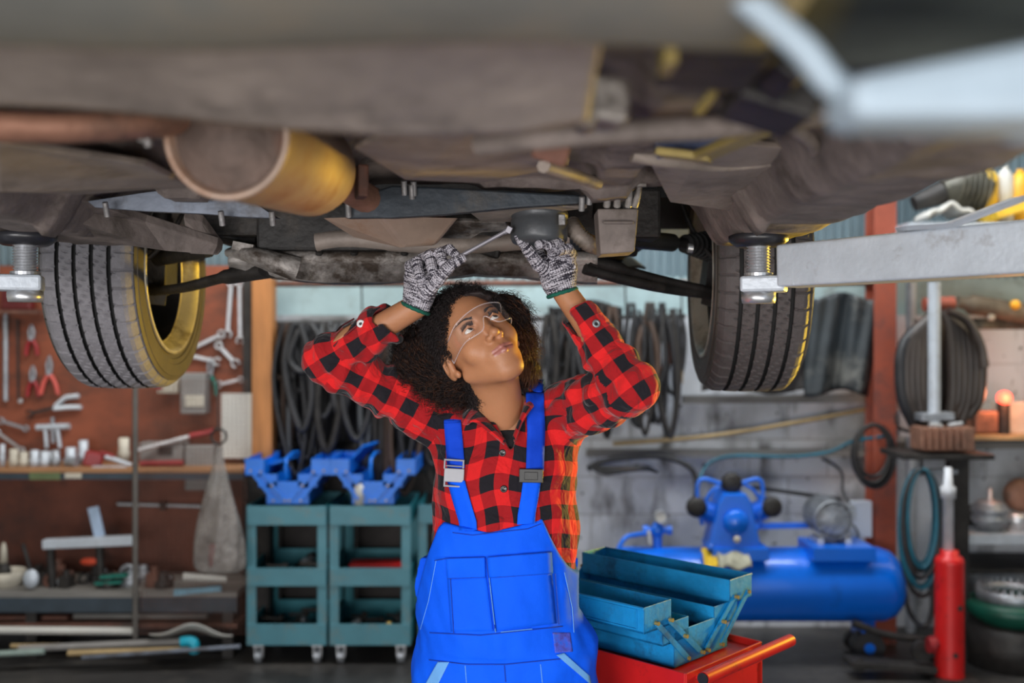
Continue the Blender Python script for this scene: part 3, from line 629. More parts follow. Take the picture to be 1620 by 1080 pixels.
def body_f(G):
    d = torso_skin(G)
    d = smin(d, ell(G, (-.02, 2.29, .90), (.135, .10, .12)), .04)
    d = smin(d, cap(G, NECK_LO + [0, 0, .03], NECK_LO + [0, 0, -.05], .050, .06), .04)
    for S_, E_, W_ in ((SL, EL, WL), (SR, ER, WR)):
        d = smin(d, cap(G, S_, E_, .042, .032), .04); d = smin(d, cap(G, E_, E_ + (W_ - E_) * .5, .031, .030), .012); d = smin(d, cap(G, E_ + (W_ - E_) * .45, W_, .031, .0265), .02)
    for h_, k_, a_ in LEGS:
        d = smin(d, cap(G, (h_[0] * .72, h_[1], h_[2]), k_, .066, .050), .03); d = smin(d, cap(G, k_, a_, .052, .036), .03)
    return d
h5 = .006
G, org = axes((-.46, 2.0, .04), (.34, 2.42, 1.64), h5)
V2, Q2 = snet(body_f(G), org, h5)
Vall = np.concatenate([Vh, V2]); Qall = np.concatenate([Q, Q2 + len(Vh)])
mi = np.concatenate([lips.astype(int), np.zeros(len(Q2), int)])
kf = (Vall[Q].mean(1)[:, 2] > 1.235); kf = np.concatenate([kf, np.ones(len(Q2), bool)])
body = mesh_np('body', Vall, Qall[kf], [m_skin, m_lip], person, midx=mi[kf])
# eyes
def eyemat():
    m = bpy.data.materials.new('eye'); m.use_nodes = True; N, L = nt(m); b = N['Principled BSDF']; b.inputs['Roughness'].default_value = 0.12
    tc = N.new('ShaderNodeTexCoord'); sp = N.new('ShaderNodeVectorMath'); sp.operation = 'LENGTH'
    mp = N.new('ShaderNodeVectorMath'); mp.operation = 'MULTIPLY'; mp.inputs[1].default_value = (1, 1, 0); L.new(tc.outputs['Object'], mp.inputs[0]); L.new(mp.outputs[0], sp.inputs[0])
    r = N.new('ShaderNodeValToRGB'); L.new(sp.outputs['Value'], r.inputs[0]); e = r.color_ramp.elements
    r.color_ramp.interpolation = 'EASE'; sc = N.new('ShaderNodeMath'); sc.operation = 'MULTIPLY'; sc.inputs[1].default_value = 80; L.new(sp.outputs['Value'], sc.inputs[0]); L.new(sc.outputs[0], r.inputs[0])
    e[0].position = 0.20; e[0].color = (0.004, 0.003, 0.003, 1); e[1].position = 0.25; e[1].color = (0.03, 0.012, 0.006, 1)
    x = e.new(0.46); x.color = (0.022, 0.010, 0.006, 1); x = e.new(0.52); x.color = (0.72, 0.69, 0.66, 1)
    L.new(r.outputs[0], b.inputs['Base Color']); return m
m_eye = eyemat()
for s in (-1, 1):
    mb = MB(); mb.sphere((0, 0, 0), .0122 * HS, 32)
    o = mb.build('eye', m_eye, None); o.parent = person
    c = hl(s * .031, -.0125, .0005); look = (FH + XH * 0.35 + UH * 0.30).normalized()
    o.matrix_world = Matrix.Translation(c - Vector(person.location)) @ look.to_track_quat('Z', 'Y').to_matrix().to_4x4()
# brows and lashes
def on_head(x, u, f0=.05):
    f = np.linspace(f0, -.1, 400, dtype=np.float32); g = (np.full_like(f, x), f, np.full_like(f, u)); d = head_f(g); i = np.argmax(d < 0); return f[i]
mb = MB(); random.seed(3)
for s in (-1, 1):
    for i in range(170):
        t = random.random(); x = s * (.014 + .034 * t); u = .0165 + .0075 * math.sin(min(1, t * 1.35) * PI * .62) + random.uniform(-.0025, .0025) * (1.1 - t)
        f = on_head(x, u) + .0004; a = hl(x, f, u); dx = s * .006; u2 = u + .002 * (1 - 1.6 * t); b_ = hl(x + dx, on_head(x + dx, u2) + .001, u2)
        mb.tube([a, b_], [.00045, .0002], 3)
mb.build('eyebrows', m_hair, person)
mb = MB()
for s in (-1, 1):
    for i in range(40):
        t = (i + random.random()) / 40; x = s * (.019 + .026 * t); u = .0055 + .0025 * math.sin(PI * t); f = .0012 - .008 * t ** 2
        mb.tube([hl(x, f, u), hl(x + s * .001, f + .006, u + .002), hl(x + s * .003 * t, f + .009, u + .006)], [.0005, .0004, .0002], 3)
mb.build('eyelashes', m_hair, person)
# ------------------------------------------------------------ hair
lobes = [((752, 476, 2.185), (.060, .055, .042)), ((712, 505, 2.20), (.055, .05, .055)), ((672, 562, 2.27), (.082, .085, .095)), ((697, 612, 2.25), (.082, .08, .064)), ((735, 510, 2.27), (.090, .09, .088)), ((795, 500, 2.29), (.080, .085, .068)),
         ((826, 545, 2.28), (.046, .07, .062)), ((834, 585, 2.27), (.032, .05, .042)), ((650, 590, 2.26), (.055, .07, .07)), ((735, 625, 2.30), (.07, .06, .05))]
def hair_f(G, k=1.0):
    d = None
    for c, r in lobes:
        e = ell(G, np.array(P(*c)), [q * k for q in r]); d = e if d is None else smin(d, e, .025)
    return d
G, org = axes((-.36, 2.10, 1.30), (.14, 2.42, 1.66), .005)
F = hair_f(G, .74) + wrink(G, 130, .006, 5) + wrink(G, 300, .003, 8)
# keep clear of the face: head-local forbidden zone
def face_zone(Wp):
    L_ = w2h(Wp); x, f, u = L_[..., 0], L_[..., 1], L_[..., 2]
    fr = -.040 - np.clip((np.abs(x) - .05) * .8, 0, 1); fr = np.where(u > .03, fr + .0, fr)
    z = (f > fr) & (np.abs(x) < .11) & (u < .074 - 13 * x ** 2) & (u > -.16)
    z |= (f > .004) & (np.abs(x) < .11) & (u < .2) & (u > -.16)
    z |= (u < -.03) & (f > -.075) & (np.abs(x) < .10) 
    z |= (x < -.06) & (x > -.115) & (f > -.118) & (u < .012) & (u > -.075)
    z |= (x < 0) & (x > -.10) & (f > -.11 ) & (u < -.045) & (u > -.2)
    return z
XX, YY, ZZ = np.broadcast_arrays(*G); FZ = face_zone(np.stack([XX, YY, ZZ], -1).astype(np.float64)); F = np.where(FZ, np.maximum(F, .004), F)
V, Q = snet(F, org, .005)
hair = mesh_np('hair', V, Q, m_hair, person)
rs = np.random.RandomState(11); NS = 17000; K = 22
cs = np.array([P(*c) for c, r in lobes]); rr = np.array([r for c, r in lobes]); wgt = np.array([1.0, .9, 1.3, 1.2, 1.2, .9, .9, .6, .8, .4]); wgt /= wgt.sum()
li = rs.choice(len(lobes), NS, p=wgt); dirs = rs.normal(size=(NS, 3)); dirs[:, 1] -= .35; dirs /= np.linalg.norm(dirs, axis=1)[:, None]
end = cs[li] + dirs * rr[li] * rs.uniform(.78, 1.12, (NS, 1)); headc = np.array(hl(0, -.09, .02)); start = cs[li] * .65 + headc * .35 + dirs * rr[li] * .5
t = np.linspace(0, 1, K)[None, :, None]; base = start[:, None] * (1 - t) + end[:, None] * t
base[:, :, 2] -= (.012 * t[..., 0] ** 2)
dd = end - start; dd /= np.linalg.norm(dd, axis=1)[:, None]; a_ = np.cross(dd, rs.normal(size=(NS, 3))); a_ /= np.linalg.norm(a_, axis=1)[:, None]; b_ = np.cross(dd, a_)
fr = rs.uniform(2.0, 5.0, (NS, 1, 1)); ph = rs.uniform(0, 6.28, (NS, 1, 1)); am = rs.uniform(.004, .010, (NS, 1, 1))
pts = base + am * (a_[:, None] * np.cos(fr * 6.28 * t + ph) + b_[:, None] * np.sin(fr * 6.28 * t + ph))
ok = ~face_zone(pts).any(axis=1); pts = pts[ok]; lis = li[ok]
def strands(pts, r, name, mat):
    n, K, _ = pts.shape; tg = np.gradient(pts, axis=1); tg /= np.linalg.norm(tg, axis=2)[..., None] + 1e-9
    up = np.array([.3, .9, .2]); A = np.cross(tg, up); A /= np.linalg.norm(A, axis=2)[..., None] + 1e-9; B = np.cross(tg, A)
    rr = (r * (1 - .5 * np.linspace(0, 1, K)))[None, :, None]; ring = [pts + rr * (A * math.cos(q) + B * math.sin(q)) for q in (0, 2.094, 4.189)]
    V = np.stack(ring, 2).reshape(-1, 3); base = (np.arange(n)[:, None] * K + np.arange(K - 1)[None]) * 3
    q = []
    for j in range(3):
        j2 = (j + 1) % 3; q.append(np.stack([base + j, base + j2, base + 3 + j2, base + 3 + j], -1).reshape(-1, 4))
    return mesh_np(name, V, np.concatenate(q), mat, hair)
hv = Vl; hx, hf, hu = hv[:, 0], hv[:, 1], hv[:, 2]
sc_ = ((hu > .074 - 13 * hx ** 2) | ((hf < -.043 - np.clip((np.abs(hx) - .05) * .8, 0, 1)) & (hu > -.005)) | ((hf < -.125) & (hu > -.10))) & (np.abs(hx) < .0785)
sel = rs.choice(np.nonzero(sc_)[0], 9000); rt = hv[sel]; nrm = rt - np.array([0, -.085, .02]); nrm /= np.linalg.norm(nrm, axis=1)[:, None]
dl = nrm * .8 + np.array([0, -.45, .1]) + rs.normal(size=nrm.shape) * .35; dl /= np.linalg.norm(dl, axis=1)[:, None]; ln = rs.uniform(.012, .032, (9000, 1, 1))
a2_ = np.cross(dl, rs.normal(size=dl.shape)); a2_ /= np.linalg.norm(a2_, axis=1)[:, None]; b2_ = np.cross(dl, a2_); ph2 = rs.uniform(0, 6.28, (9000, 1, 1)); t2 = np.linspace(0, 1, 14)[None, :, None]
p2 = rt[:, None] + dl[:, None] * ln * t2 + .004 * t2 ** .5 * (a2_[:, None] * np.cos(14 * t2 + ph2) + b2_[:, None] * np.sin(14 * t2 + ph2)); scalp = h2w(p2)
isb = np.isin(lis, [6, 7]) | (rs.uniform(size=len(lis)) < .25)  # right tufts all brown: their golden light is put into the colour
strands(scalp, .0007, 'scalp_curls', m_hair); strands(pts[~isb], 0.0006, 'dark_curls', m_hair); o = strands(pts[isb], 0.0006, 'brown_lit_curls', m_hair2); o['label'] = 'lighter brown curls, golden light of the right side in their colour'
# ------------------------------------------------------------ shirt
def plaid():
    m = bpy.data.materials.new('buffalo_check_flannel'); m.use_nodes = True; N, L = nt(m); b = N['Principled BSDF']; b.inputs['Roughness'].default_value = 0.85
    b.inputs['Sheen Weight'].default_value = 0.15; b.inputs['Specular IOR Level'].default_value = 0.2
    uv = N.new('ShaderNodeUVMap'); sx = N.new('ShaderNodeSeparateXYZ'); L.new(uv.outputs[0], sx.inputs[0]); bands = []
    for c in ('X', 'Y'):
        f = N.new('ShaderNodeMath'); f.operation = 'FRACT'; L.new(sx.outputs[c], f.inputs[0])
        g = N.new('ShaderNodeMath'); g.operation = 'GREATER_THAN'; g.inputs[1].default_value = 0.5; L.new(f.outputs[0], g.inputs[0]); bands.append(g)
    ad = N.new('ShaderNodeMath'); ad.operation = 'ADD'; L.new(bands[0].outputs[0], ad.inputs[0]); L.new(bands[1].outputs[0], ad.inputs[1])
    dv = N.new('ShaderNodeMath'); dv.operation = 'MULTIPLY'; dv.inputs[1].default_value = 0.5; L.new(ad.outputs[0], dv.inputs[0])
    r = N.new('ShaderNodeValToRGB'); r.color_ramp.interpolation = 'CONSTANT'; e = r.color_ramp.elements
    e[0].position = 0; e[0].color = (0.80, 0.018, 0.020, 1); e[1].position = 0.25; e[1].color = (0.40, 0.010, 0.014, 1); x = e.new(0.75); x.color = (0.014, 0.012, 0.017, 1)
    L.new(dv.outputs[0], r.inputs[0])
    tc = N.new('ShaderNodeTexCoord'); n = N.new('ShaderNodeTexNoise'); n.inputs['Scale'].default_value = 500; L.new(tc.outputs['Object'], n.inputs[0])
    mx = N.new('ShaderNodeMix'); mx.data_type = 'RGBA'; mx.blend_type = 'MULTIPLY'; mx.inputs[0].default_value = 0.25; L.new(r.outputs[0], mx.inputs[6]); L.new(n.outputs['Color'], mx.inputs[7]); L.new(mx.outputs[2], b.inputs['Base Color'])
    n2 = N.new('ShaderNodeTexNoise'); n2.inputs['Scale'].default_value = 22; n2.inputs['Detail'].default_value = 2; n2.inputs['Distortion'].default_value = 1.2; L.new(tc.outputs['Object'], n2.inputs[0])
    bp = N.new('ShaderNodeBump'); bp.inputs['Strength'].default_value = 0.8; bp.inputs['Distance'].default_value = 0.014; L.new(n2.outputs['Fac'], bp.inputs['Height']); L.new(bp.outputs[0], b.inputs['Normal'])
    return m
m_plaid = plaid()
ST_a = [.135, .142, .160, .166, .166, .160, .135, .098, .066, .05]; ST_b = [.112, .110, .112, .120, .122, .115, .100, .084, .070, .06]
def shirt_torso(G): return loftz(G, ZT, ST_a, ST_b, tcx, [2.28] * 10)
XV, ZV = -0.002, 1.285
def ringfold(G, a, b, amp, f, t0, t1):
    a = v3(a); b = v3(b); d = b - a; L = float(np.linalg.norm(d)); d = d / L; X, Y, Z = G
    t = (X - a[0]) * d[0] + (Y - a[1]) * d[1] + (Z - a[2]) * d[2]; u = t / L
    w = np.clip((u - t0) / .15, 0, 1) * np.clip((t1 - u) / .15, 0, 1); ph = 1.3 * np.sin(14 * X + 9 * Z) + .9 * np.sin(31 * Y + 17 * X)
    return amp * w * np.sin(t * f + ph * 1.6)
def shirt_f(G):
    X, Y, Z = G
    d = smax(shirt_torso(G), (Z - 1.415), .006)
    for S_, E_, C_, rs_, re_, rc_ in ((SL, EL, CL, .072, .048, .044), (SR, ER, CR, .076, .052, .040)):
        a_ = smin(cap(G, S_, E_, rs_, re_), cap(G, E_, C_, re_, rc_), .018)
        n = (C_ - E_) / np.linalg.norm(C_ - E_); pl = (X - C_[0]) * n[0] + (Y - C_[1]) * n[1] + (Z - C_[2]) * n[2]
        cuff = np.abs(cap(G, E_ + (C_ - E_) * .55, C_ + n * .02, re_ * .9, rc_ + .002))
        a_ = a_ + ringfold(G, S_, E_, .0045, 130, .25, 1.05) + ringfold(G, E_, C_, .004, 120, -.1, .62)
        a_ = smax(a_, pl, .004)
        # cuff opening is hollow
        hol = cap(G, C_ - n * .035, C_ + n * .03, rc_ - .010, rc_ - .003); a_ = smax(a_, -hol, .003)
        # cuff band seam
        a_ = a_ + .003 * np.exp(-((pl + .062) / .0028) ** 2)
        d = smin(d, a_, .035)
    d = d + wrink(G, 34, .0055, 2) + wrink(G, 75, .0028, 4)
    # neckline
    z0 = np.clip((Z - ZV) / .13, 0, 1.2); hw = .004 + .050 * z0
    vv = np.maximum(np.abs(X - XV + .018 * z0) - hw, Y - 2.235); vv = np.maximum(vv, ZV - Z)
    d = smax(d, -vv, .004)
    nk = cap(G, NECK_LO + [0, 0, .02], NECK_LO + (h2w(np.array([[0, -.09, -.06]]))[0] - NECK_LO) * 1.1, .060, .058); d = smax(d, -nk, .004)
    # front placket
    pk = np.exp(-(np.minimum(np.abs(X - XV - .017), np.abs(X - XV + .017)) / .0022) ** 2) * (Y < 2.2) * (Z < ZV); d = d + .0018 * pk
    # sleeve placket slit on the left forearm
    return np.maximum(d, .86 - Z)
G, org = axes((-.49, 1.93, .85), (.345, 2.43, 1.63), .0036)
V, Q = snet(shirt_f(G).astype(np.float32), org, .0036)
def bone_uv(V, a, b, n, rad, dv0=0.0, per=.068):
    d = (b - a); L = np.linalg.norm(d); d = d / L; A_ = np.cross(d, [0, 1, 0]); A_ /= np.linalg.norm(A_); B_ = np.cross(d, A_); q = V - a
    return np.stack([np.arctan2(q @ B_, q @ A_) / (2 * PI) * n + .3, (q @ d) / per + dv0], 1)
def torso_uv(V): return np.stack([np.arctan2(V[:, 0] + .016, -(V[:, 1] - 2.28) * 1.25) / (2 * PI) * 15 + .20 + .12 * np.sin(V[:, 2] * 17 + V[:, 0] * 8) + .05 * np.sin(V[:, 2] * 43), V[:, 2] / .068 + .10 * np.sin(V[:, 0] * 21 + V[:, 2] * 9) + .08 * np.sin(V[:, 0] * 47)], 1)
def segd(V, a, b):
    d = b - a; t = np.clip((V - a) @ d / (d @ d), 0, 1); return np.linalg.norm(V - a - t[:, None] * d, axis=1)
fcn = V[Q].mean(1)
dist = [segd(fcn, SL + (EL - SL) * .22, EL) - .02, segd(fcn, EL, CL), segd(fcn, SR + (ER - SR) * .15, ER) - .02, segd(fcn, ER, CR), np.maximum(0, np.hypot((fcn[:, 0] + .016) , (fcn[:, 1] - 2.28)) - .115) + np.maximum(0, fcn[:, 2] - 1.40)]
dist[4] = np.where(np.abs(fcn[:, 0] + .016) < .135, dist[4] - .02, dist[4] + .01)
bi = np.argmin(np.stack(dist), 0)
for k_, (S_, E_) in ((0, (SL, EL)), (2, (SR, ER))):
    tt = (fcn - S_) @ (E_ - S_) / ((E_ - S_) @ (E_ - S_)); bi = np.where((bi == k_) & (tt > .93), k_ + 1, bi)
uvs = [bone_uv(V, SL, EL, 6, .06, .1), bone_uv(V, EL, CL, 5, .05, .25), bone_uv(V, SR, ER, 6, .06, .2), bone_uv(V, ER, CR, 5, .05, .1), torso_uv(V)]
ns = [6, 5, 6, 5, 15]; uv = np.zeros((len(Q), 4, 2))
for k in range(5):
    m_ = bi == k; u = uvs[k][Q[m_]]; ref = u[:, :1, 0]; u[..., 0] -= np.round((u[..., 0] - ref) / ns[k]) * ns[k]; uv[m_] = u
shirt = mesh_np('shirt', V, Q, m_plaid, person, uv=uv.reshape(-1, 2))
def surf(fn, px, py, off=0.0, y0=1.9, y1=2.4, world=None):
    """front point of a field on the line of sight through a photo pixel"""
    Ys = np.linspace(y0, y1, 900, dtype=np.float32)
    if world is not None: X = np.full_like(Ys, world[0]); Z = np.full_like(Ys, world[1])
    else: X = (px - 810) / 1575 * Ys; Z = 1.52 - (py - 540) / 1575 * Ys
    d = fn((X, Ys, Z)); i = int(np.argmax(d < 0)) if (d < 0).any() else 899
    return Vector((float(X[i]), float(Ys[i]) - off, float(Z[i])))
# undershirt
def tee_f(G):
    d = torso_skin(G) - .004; d = smin(d, cap(G, NECK_LO + [0, 0, -.03], NECK_LO + [0, 0, -.08], .07, .08), .03)
    d = np.maximum(d, G[2] - (1.325 + .0 * G[0])); return np.maximum(d, 1.15 - G[2])
G, org = axes((-.17, 2.15, 1.14), (.14, 2.40, 1.34), .004); V, Q = snet(np.broadcast_to(tee_f(G), np.broadcast(*G).shape).astype(np.float32), org, .004)
mesh_np('undershirt', V, Q, M('black_tee', (0.01, 0.01, 0.012), 0.9), person)
# collar: two folded flaps
def flap(name, pts, th=.004):
    top, bot = pts; mb = MB(); n = 14
    tp = spline([Vector(p) for p in top], 5); bt = spline([Vector(p) for p in bot], 5); k = len(tp)
    vs = []; 
    for i in range(k):
        for j in range(5):
            w = j / 4; p = tp[i].lerp(bt[i], w); p = p + Vector((0, -.012 * math.sin(PI * w), .004 * math.sin(PI * w))); vs.append(p)
    fs = [(i * 5 + j, (i + 1) * 5 + j, (i + 1) * 5 + j + 1, i * 5 + j + 1) for i in range(k - 1) for j in range(4)]
    mb.add(vs, fs, True); o = mb.build(name, m_plaid, person, solid=th)
    me = o.data; l = me.uv_layers.new(name='UVMap')
    for lp in me.loops:
        i, j = divmod(lp.vertex_index, 5); l.data[lp.index].uv = (i * .016 / .078 * 1.1 + .1, j * .012 / .078 + .55)
    return o
flap('collar', ([P(748, 622, 2.33), P(741, 640, 2.26), P(756, 648, 2.20), P(778, 672, 2.185), P(800, 697, 2.170)], [P(728, 655, 2.35), P(722, 668, 2.26), P(738, 672, 2.18), P(752, 668, 2.155), P(798, 703, 2.155)]))
flap('collar', ([P(826, 605, 2.33), P(829, 622, 2.27), P(830, 640, 2.21), P(822, 664, 2.185), P(812, 690, 2.170)], [P(850, 640, 2.35), P(852, 640, 2.28), P(842, 645, 2.195), P(826, 668, 2.165), P(814, 700, 2.155)]))
m_button = M('black_button', (0.02, 0.02, 0.02), 0.25); m_snap = M('snap_white', (0.75, 0.75, 0.75), 0.3)
for px, py in ((795, 716), (797, 773)):
    c = surf(shirt_f, px, py, .001); MB().lathe([(0, -.001), (.0075, -.001), (.008, .001), (.0065, .003), (.005, .002), (0, .002)], c, (0, -1, .1), 20).build('button', m_button, person)
for px, py, ax_ in ((571, 512, (-.2, -1, .25)), (943, 512, (.2, -1, .2))):
    c = surf(shirt_f, px, py, .001); o = MB().lathe([(.0035, 0), (.0035, .003), (.0085, .003), (.0085, 0)], c, ax_, 20).build('snap', m_snap if px < 800 else m_steeld, person)
    MB().lathe([(0, .001), (.0036, .002)], c, ax_, 16).build('snap_centre', m_button, o)
# forearm slit of the left sleeve: open placket showing the skin
mb = MB(); s1 = surf(shirt_f, 527, 541, .0015); s2 = surf(shirt_f, 556, 513, .0015)
def slit(u, v): 
    w = math.sin(PI * u) * .006; p = s1.lerp(s2, u); q = surf(shirt_f, 527 + 29 * u + (v - .5) * 7 * math.sin(PI * u), 541 - 28 * u + (v - .5) * 7 * math.sin(PI * u), .0012); return q
mb.grid(slit, 14, 3, True); mb.build('open_slit', m_skin, person, solid=.001)
mb = MB(); mb.tube(spline([surf(shirt_f, 522, 540, .001), surf(shirt_f, 538, 518, .001), surf(shirt_f, 560, 504, .001)], 6), .0022, 6); mb.tube(spline([surf(shirt_f, 528, 548, .001), surf(shirt_f, 546, 530, .001), surf(shirt_f, 566, 514, .001)], 6), .0022, 6); mb.build('sleeve_placket', M('placket_dark_red', (0.12, 0.01, 0.015), .85), person)
# ------------------------------------------------------------ overalls
def denim(name, c):
    m = M(name, c, 0.8, 0, 0.07, 9, 0.25, 30, spec=.25); return m
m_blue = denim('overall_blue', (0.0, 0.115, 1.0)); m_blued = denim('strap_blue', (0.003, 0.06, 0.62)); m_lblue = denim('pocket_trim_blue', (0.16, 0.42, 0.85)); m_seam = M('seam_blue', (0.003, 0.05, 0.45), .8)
OZ = [0.40, .60, .72, .80, .86, .90, .95, 1.00, 1.05, 1.13, 1.2]
OA = [.20, .215, .205, .196, .188, .186, .187, .186, .182, .176, .174]; OB = [.10, .13, .142, .142, .140, .138, .138, .136, .134, .131, .128]
OC = [-.02, -.02, -.022, -.024, -.027, -.031, -.034, -.034, -.028, -.018, -.016]
topx = np.array([-.24, -.222, -.212, -.19, -.165, -.15, -.05, .052, .066, .085, .105, .125, .145, .165, .20]); topz = np.array([.90, .905, .96, 1.04, 1.105, 1.121, 1.106, 1.130, 1.133, 1.09, 1.05, 1.02, 1.0, .99, .985])
def ov_f(G):
    X, Y, Z = G
    d = loftz(G, OZ, OA, OB, OC, [2.28] * 11)
    d = np.maximum(d, .66 - Z)
    legs = None
    for h_, k_, a_ in LEGS:
        l_ = smin(cap(G, (h_[0], h_[1], .80), k_, .108, .088), cap(G, k_, (a_[0], a_[1], .12), .086, .078), .03); legs = l_ if legs is None else np.minimum(legs, l_)
    legs = np.maximum(legs, .075 - Z)
    d = smin(d, legs, .03)
    d = d + wrink(G, 26, .0065, 21) + wrink(G, 62, .0032, 24)
    xf = np.asarray(X).ravel(); zt = np.interp(xf, topx, topz).reshape(np.asarray(X).shape); zb = np.where(Y > 2.30, 1.02, zt) if np.asarray(Y).size > 1 else zt
    d = smax(d, Z - zb, .004)
    # waist band step, pockets
    d = d - .003 * (1 / (1 + np.exp(-(Z - .835) / .0015))) * (1 / (1 + np.exp((Z - .905) / .0015)))
    return d
G, org = axes((-.29, 2.06, .06), (.26, 2.46, 1.16), .0045)
V, Q = snet(ov_f(G).astype(np.float32), org, .0045)
ov = mesh_np('overalls', V, Q, m_blue, person)
def patch(name, quad, off, mat, par, nu=12, nv=12, th=.003, fn=ov_f):
    q = [Vector((*p, 0)) for p in quad]
    def f(u, v):
        p = q[0].lerp(q[1], u).lerp(q[3].lerp(q[2], u), v); return surf(fn, p.x, p.y, off)
    mb = MB(); mb.grid(f, nu, nv, True); return mb.build(name, mat, par, solid=th)
patch('bib_pocket', [(708, 912), (769, 910), (780, 997), (714, 998)], .004, m_blue, ov)
patch('bib_pocket', [(772, 910), (872, 900), (880, 985), (784, 997)], .004, m_blue, ov)
patch('pocket_flap', [(706, 882), (767, 880), (768, 911), (708, 913)], .008, m_blue, ov, th=.004)
patch('pocket_flap', [(771, 880), (872, 872), (874, 905), (774, 912)], .008, m_blue, ov, th=.004)
def stitch(pts, mat=m_seam, r=.0011, off=.0012, fn=ov_f, par=None, name='seam', k=8):
    out = []
    for i in range(len(pts) - 1):
        for j in range(k):
            t_ = j / k; out.append(surf(fn, pts[i][0] * (1 - t_) + pts[i + 1][0] * t_, pts[i][1] * (1 - t_) + pts[i + 1][1] * t_, off))
    out.append(surf(fn, *pts[-1], off)); MB().tube(out, r, 5).build(name, mat, par or ov)
stitch([(688, 885), (706, 882), (767, 880)], off=.009); stitch([(708, 913), (768, 911)], off=.009); stitch([(771, 880), (872, 872)], off=.009); stitch([(774, 912), (874, 905)], off=.009)
stitch([(713, 914), (718, 1000)], off=.007); stitch([(878, 906), (884, 986)], off=.007); stitch([(770, 882), (784, 998)], off=.009, r=.0016); stitch([(774, 912), (784, 998)], mat=m_lblue, off=.010, r=.0009)
stitch([(716, 842), (748, 846), (835, 836), (856, 828)]); stitch([(680, 1000), (760, 1004), (890, 990)], off=.003); stitch([(679, 1043), (740, 1050), (800, 1050), (900, 1040)], off=.003)
stitch([(798, 1052), (800, 1078)], off=.002); stitch([(690, 886), (678, 950), (665, 995)], mat=m_lblue, r=.0008); stitch([(893, 905), (905, 960), (908, 1000)], mat=m_lblue, r=.0009); stitch([(855, 1050), (858, 1079)], mat=m_lblue, r=.001); stitch([(736, 1052), (738, 1079)], mat=m_lblue, r=.001); stitch([(792, 998), (842, 993)], mat=m_lblue, r=.0009, off=.007)
patch('pocket_trim', [(693, 1046), (711, 1046), (694, 1080), (674, 1080)], .003, m_lblue, ov)
patch('pocket_trim', [(880, 1035), (892, 1032), (932, 1068), (935, 1082)], .003, m_lblue, ov)
patch('faded_patch', [(874, 1000), (902, 1000), (906, 1030), (878, 1032)], .002, M('faded_purple', (0.09, 0.10, 0.62), .8, 0, .5, 60, dirt=(0.01, .13, .8), cov=.5, dscale=60), ov, th=.001)
# straps
def strap(name, mid, w, fn, off, par, mat, back=True):
    def f(u, v):
        k = u * (len(mid) - 1); i = min(int(k), len(mid) - 2); t_ = k - i; a = mid[i]; b = mid[i + 1]
        x = a[0] * (1 - t_) + b[0] * t_ + (v - .5) * w; y = a[1] * (1 - t_) + b[1] * t_ + (v - .5) * w * -.06
        return surf(fn, x, y, off)
    mb = MB(); mb.grid(f, 40, 4, True)
    if back:
        x0_, y0_ = mid[0]; c0 = surf(fn, x0_, y0_, off); bp_ = spline([c0, c0 + Vector((0, .03, .018)), c0 + Vector((0.005, .09, .012)), Vector((c0.x * .7, 2.39, 1.28)), Vector((c0.x * .4, 2.425, 1.05))], 5)
        hw = w / 1575 * 2.2 / 2; mb.grid(lambda u, v: bp_[min(len(bp_) - 1, int(u * (len(bp_) - 1) + .5))] + Vector(((v - .5) * 2 * hw, 0, 0)), len(bp_) - 1, 4, True)
    return mb.build(name, mat, par, solid=.003)
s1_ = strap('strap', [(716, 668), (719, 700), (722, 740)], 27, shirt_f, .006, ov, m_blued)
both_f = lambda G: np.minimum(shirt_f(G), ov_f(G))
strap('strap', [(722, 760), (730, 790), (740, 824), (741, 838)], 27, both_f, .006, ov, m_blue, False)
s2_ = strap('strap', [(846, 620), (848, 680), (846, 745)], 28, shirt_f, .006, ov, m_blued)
strap('strap', [(842, 755), (838, 785), (833, 812), (832, 828)], 28, both_f, .006, ov, m_blue, False)
m_buck = M('buckle_grey', (0.33, 0.33, 0.36), 0.45, 0.1, .1)
c = surf(shirt_f, 719, 750, .014); mb = MB(); mb.box(c, (.044, .009, .030), (0, .06, 0)); mb.box(c + Vector((-.0205, 0, .024)), (.004, .007, .020), (0, .06, 0)); mb.box(c + Vector((.0205, 0, .024)), (.004, .007, .020), (0, .06, 0)); mb.box(c + Vector((0, 0, .033)), (.044, .007, .004), (0, .06, 0)); mb.box(c + Vector((0.0, 0, -.024)), (.046, .007, .004), (0, .06, 0)); mb.box(c + Vector((-.021, 0, -.018)), (.004, .007, .014), (0, .06, 0)); mb.box(c + Vector((.021, 0, -.018)), (.004, .007, .014), (0, .06, 0)); mb.box(c + Vector((0, 0, .02)), (.036, .006, .003), (0, .06, 0))
o = mb.build('buckle', m_buck, ov, bevel=.0015); o['label'] = 'grey plastic buckle'
c = surf(shirt_f, 840, 751, .012); mb = MB(); mb.box(c, (.052, .009, .030), (0, .02, 0)); mb.box(c + Vector((0, -.004, 0)), (.03, .003, .018), (0, .02, 0)); o = mb.build('buckle', m_blackp, ov, bevel=.0015); o['label'] = 'black plastic buckle'
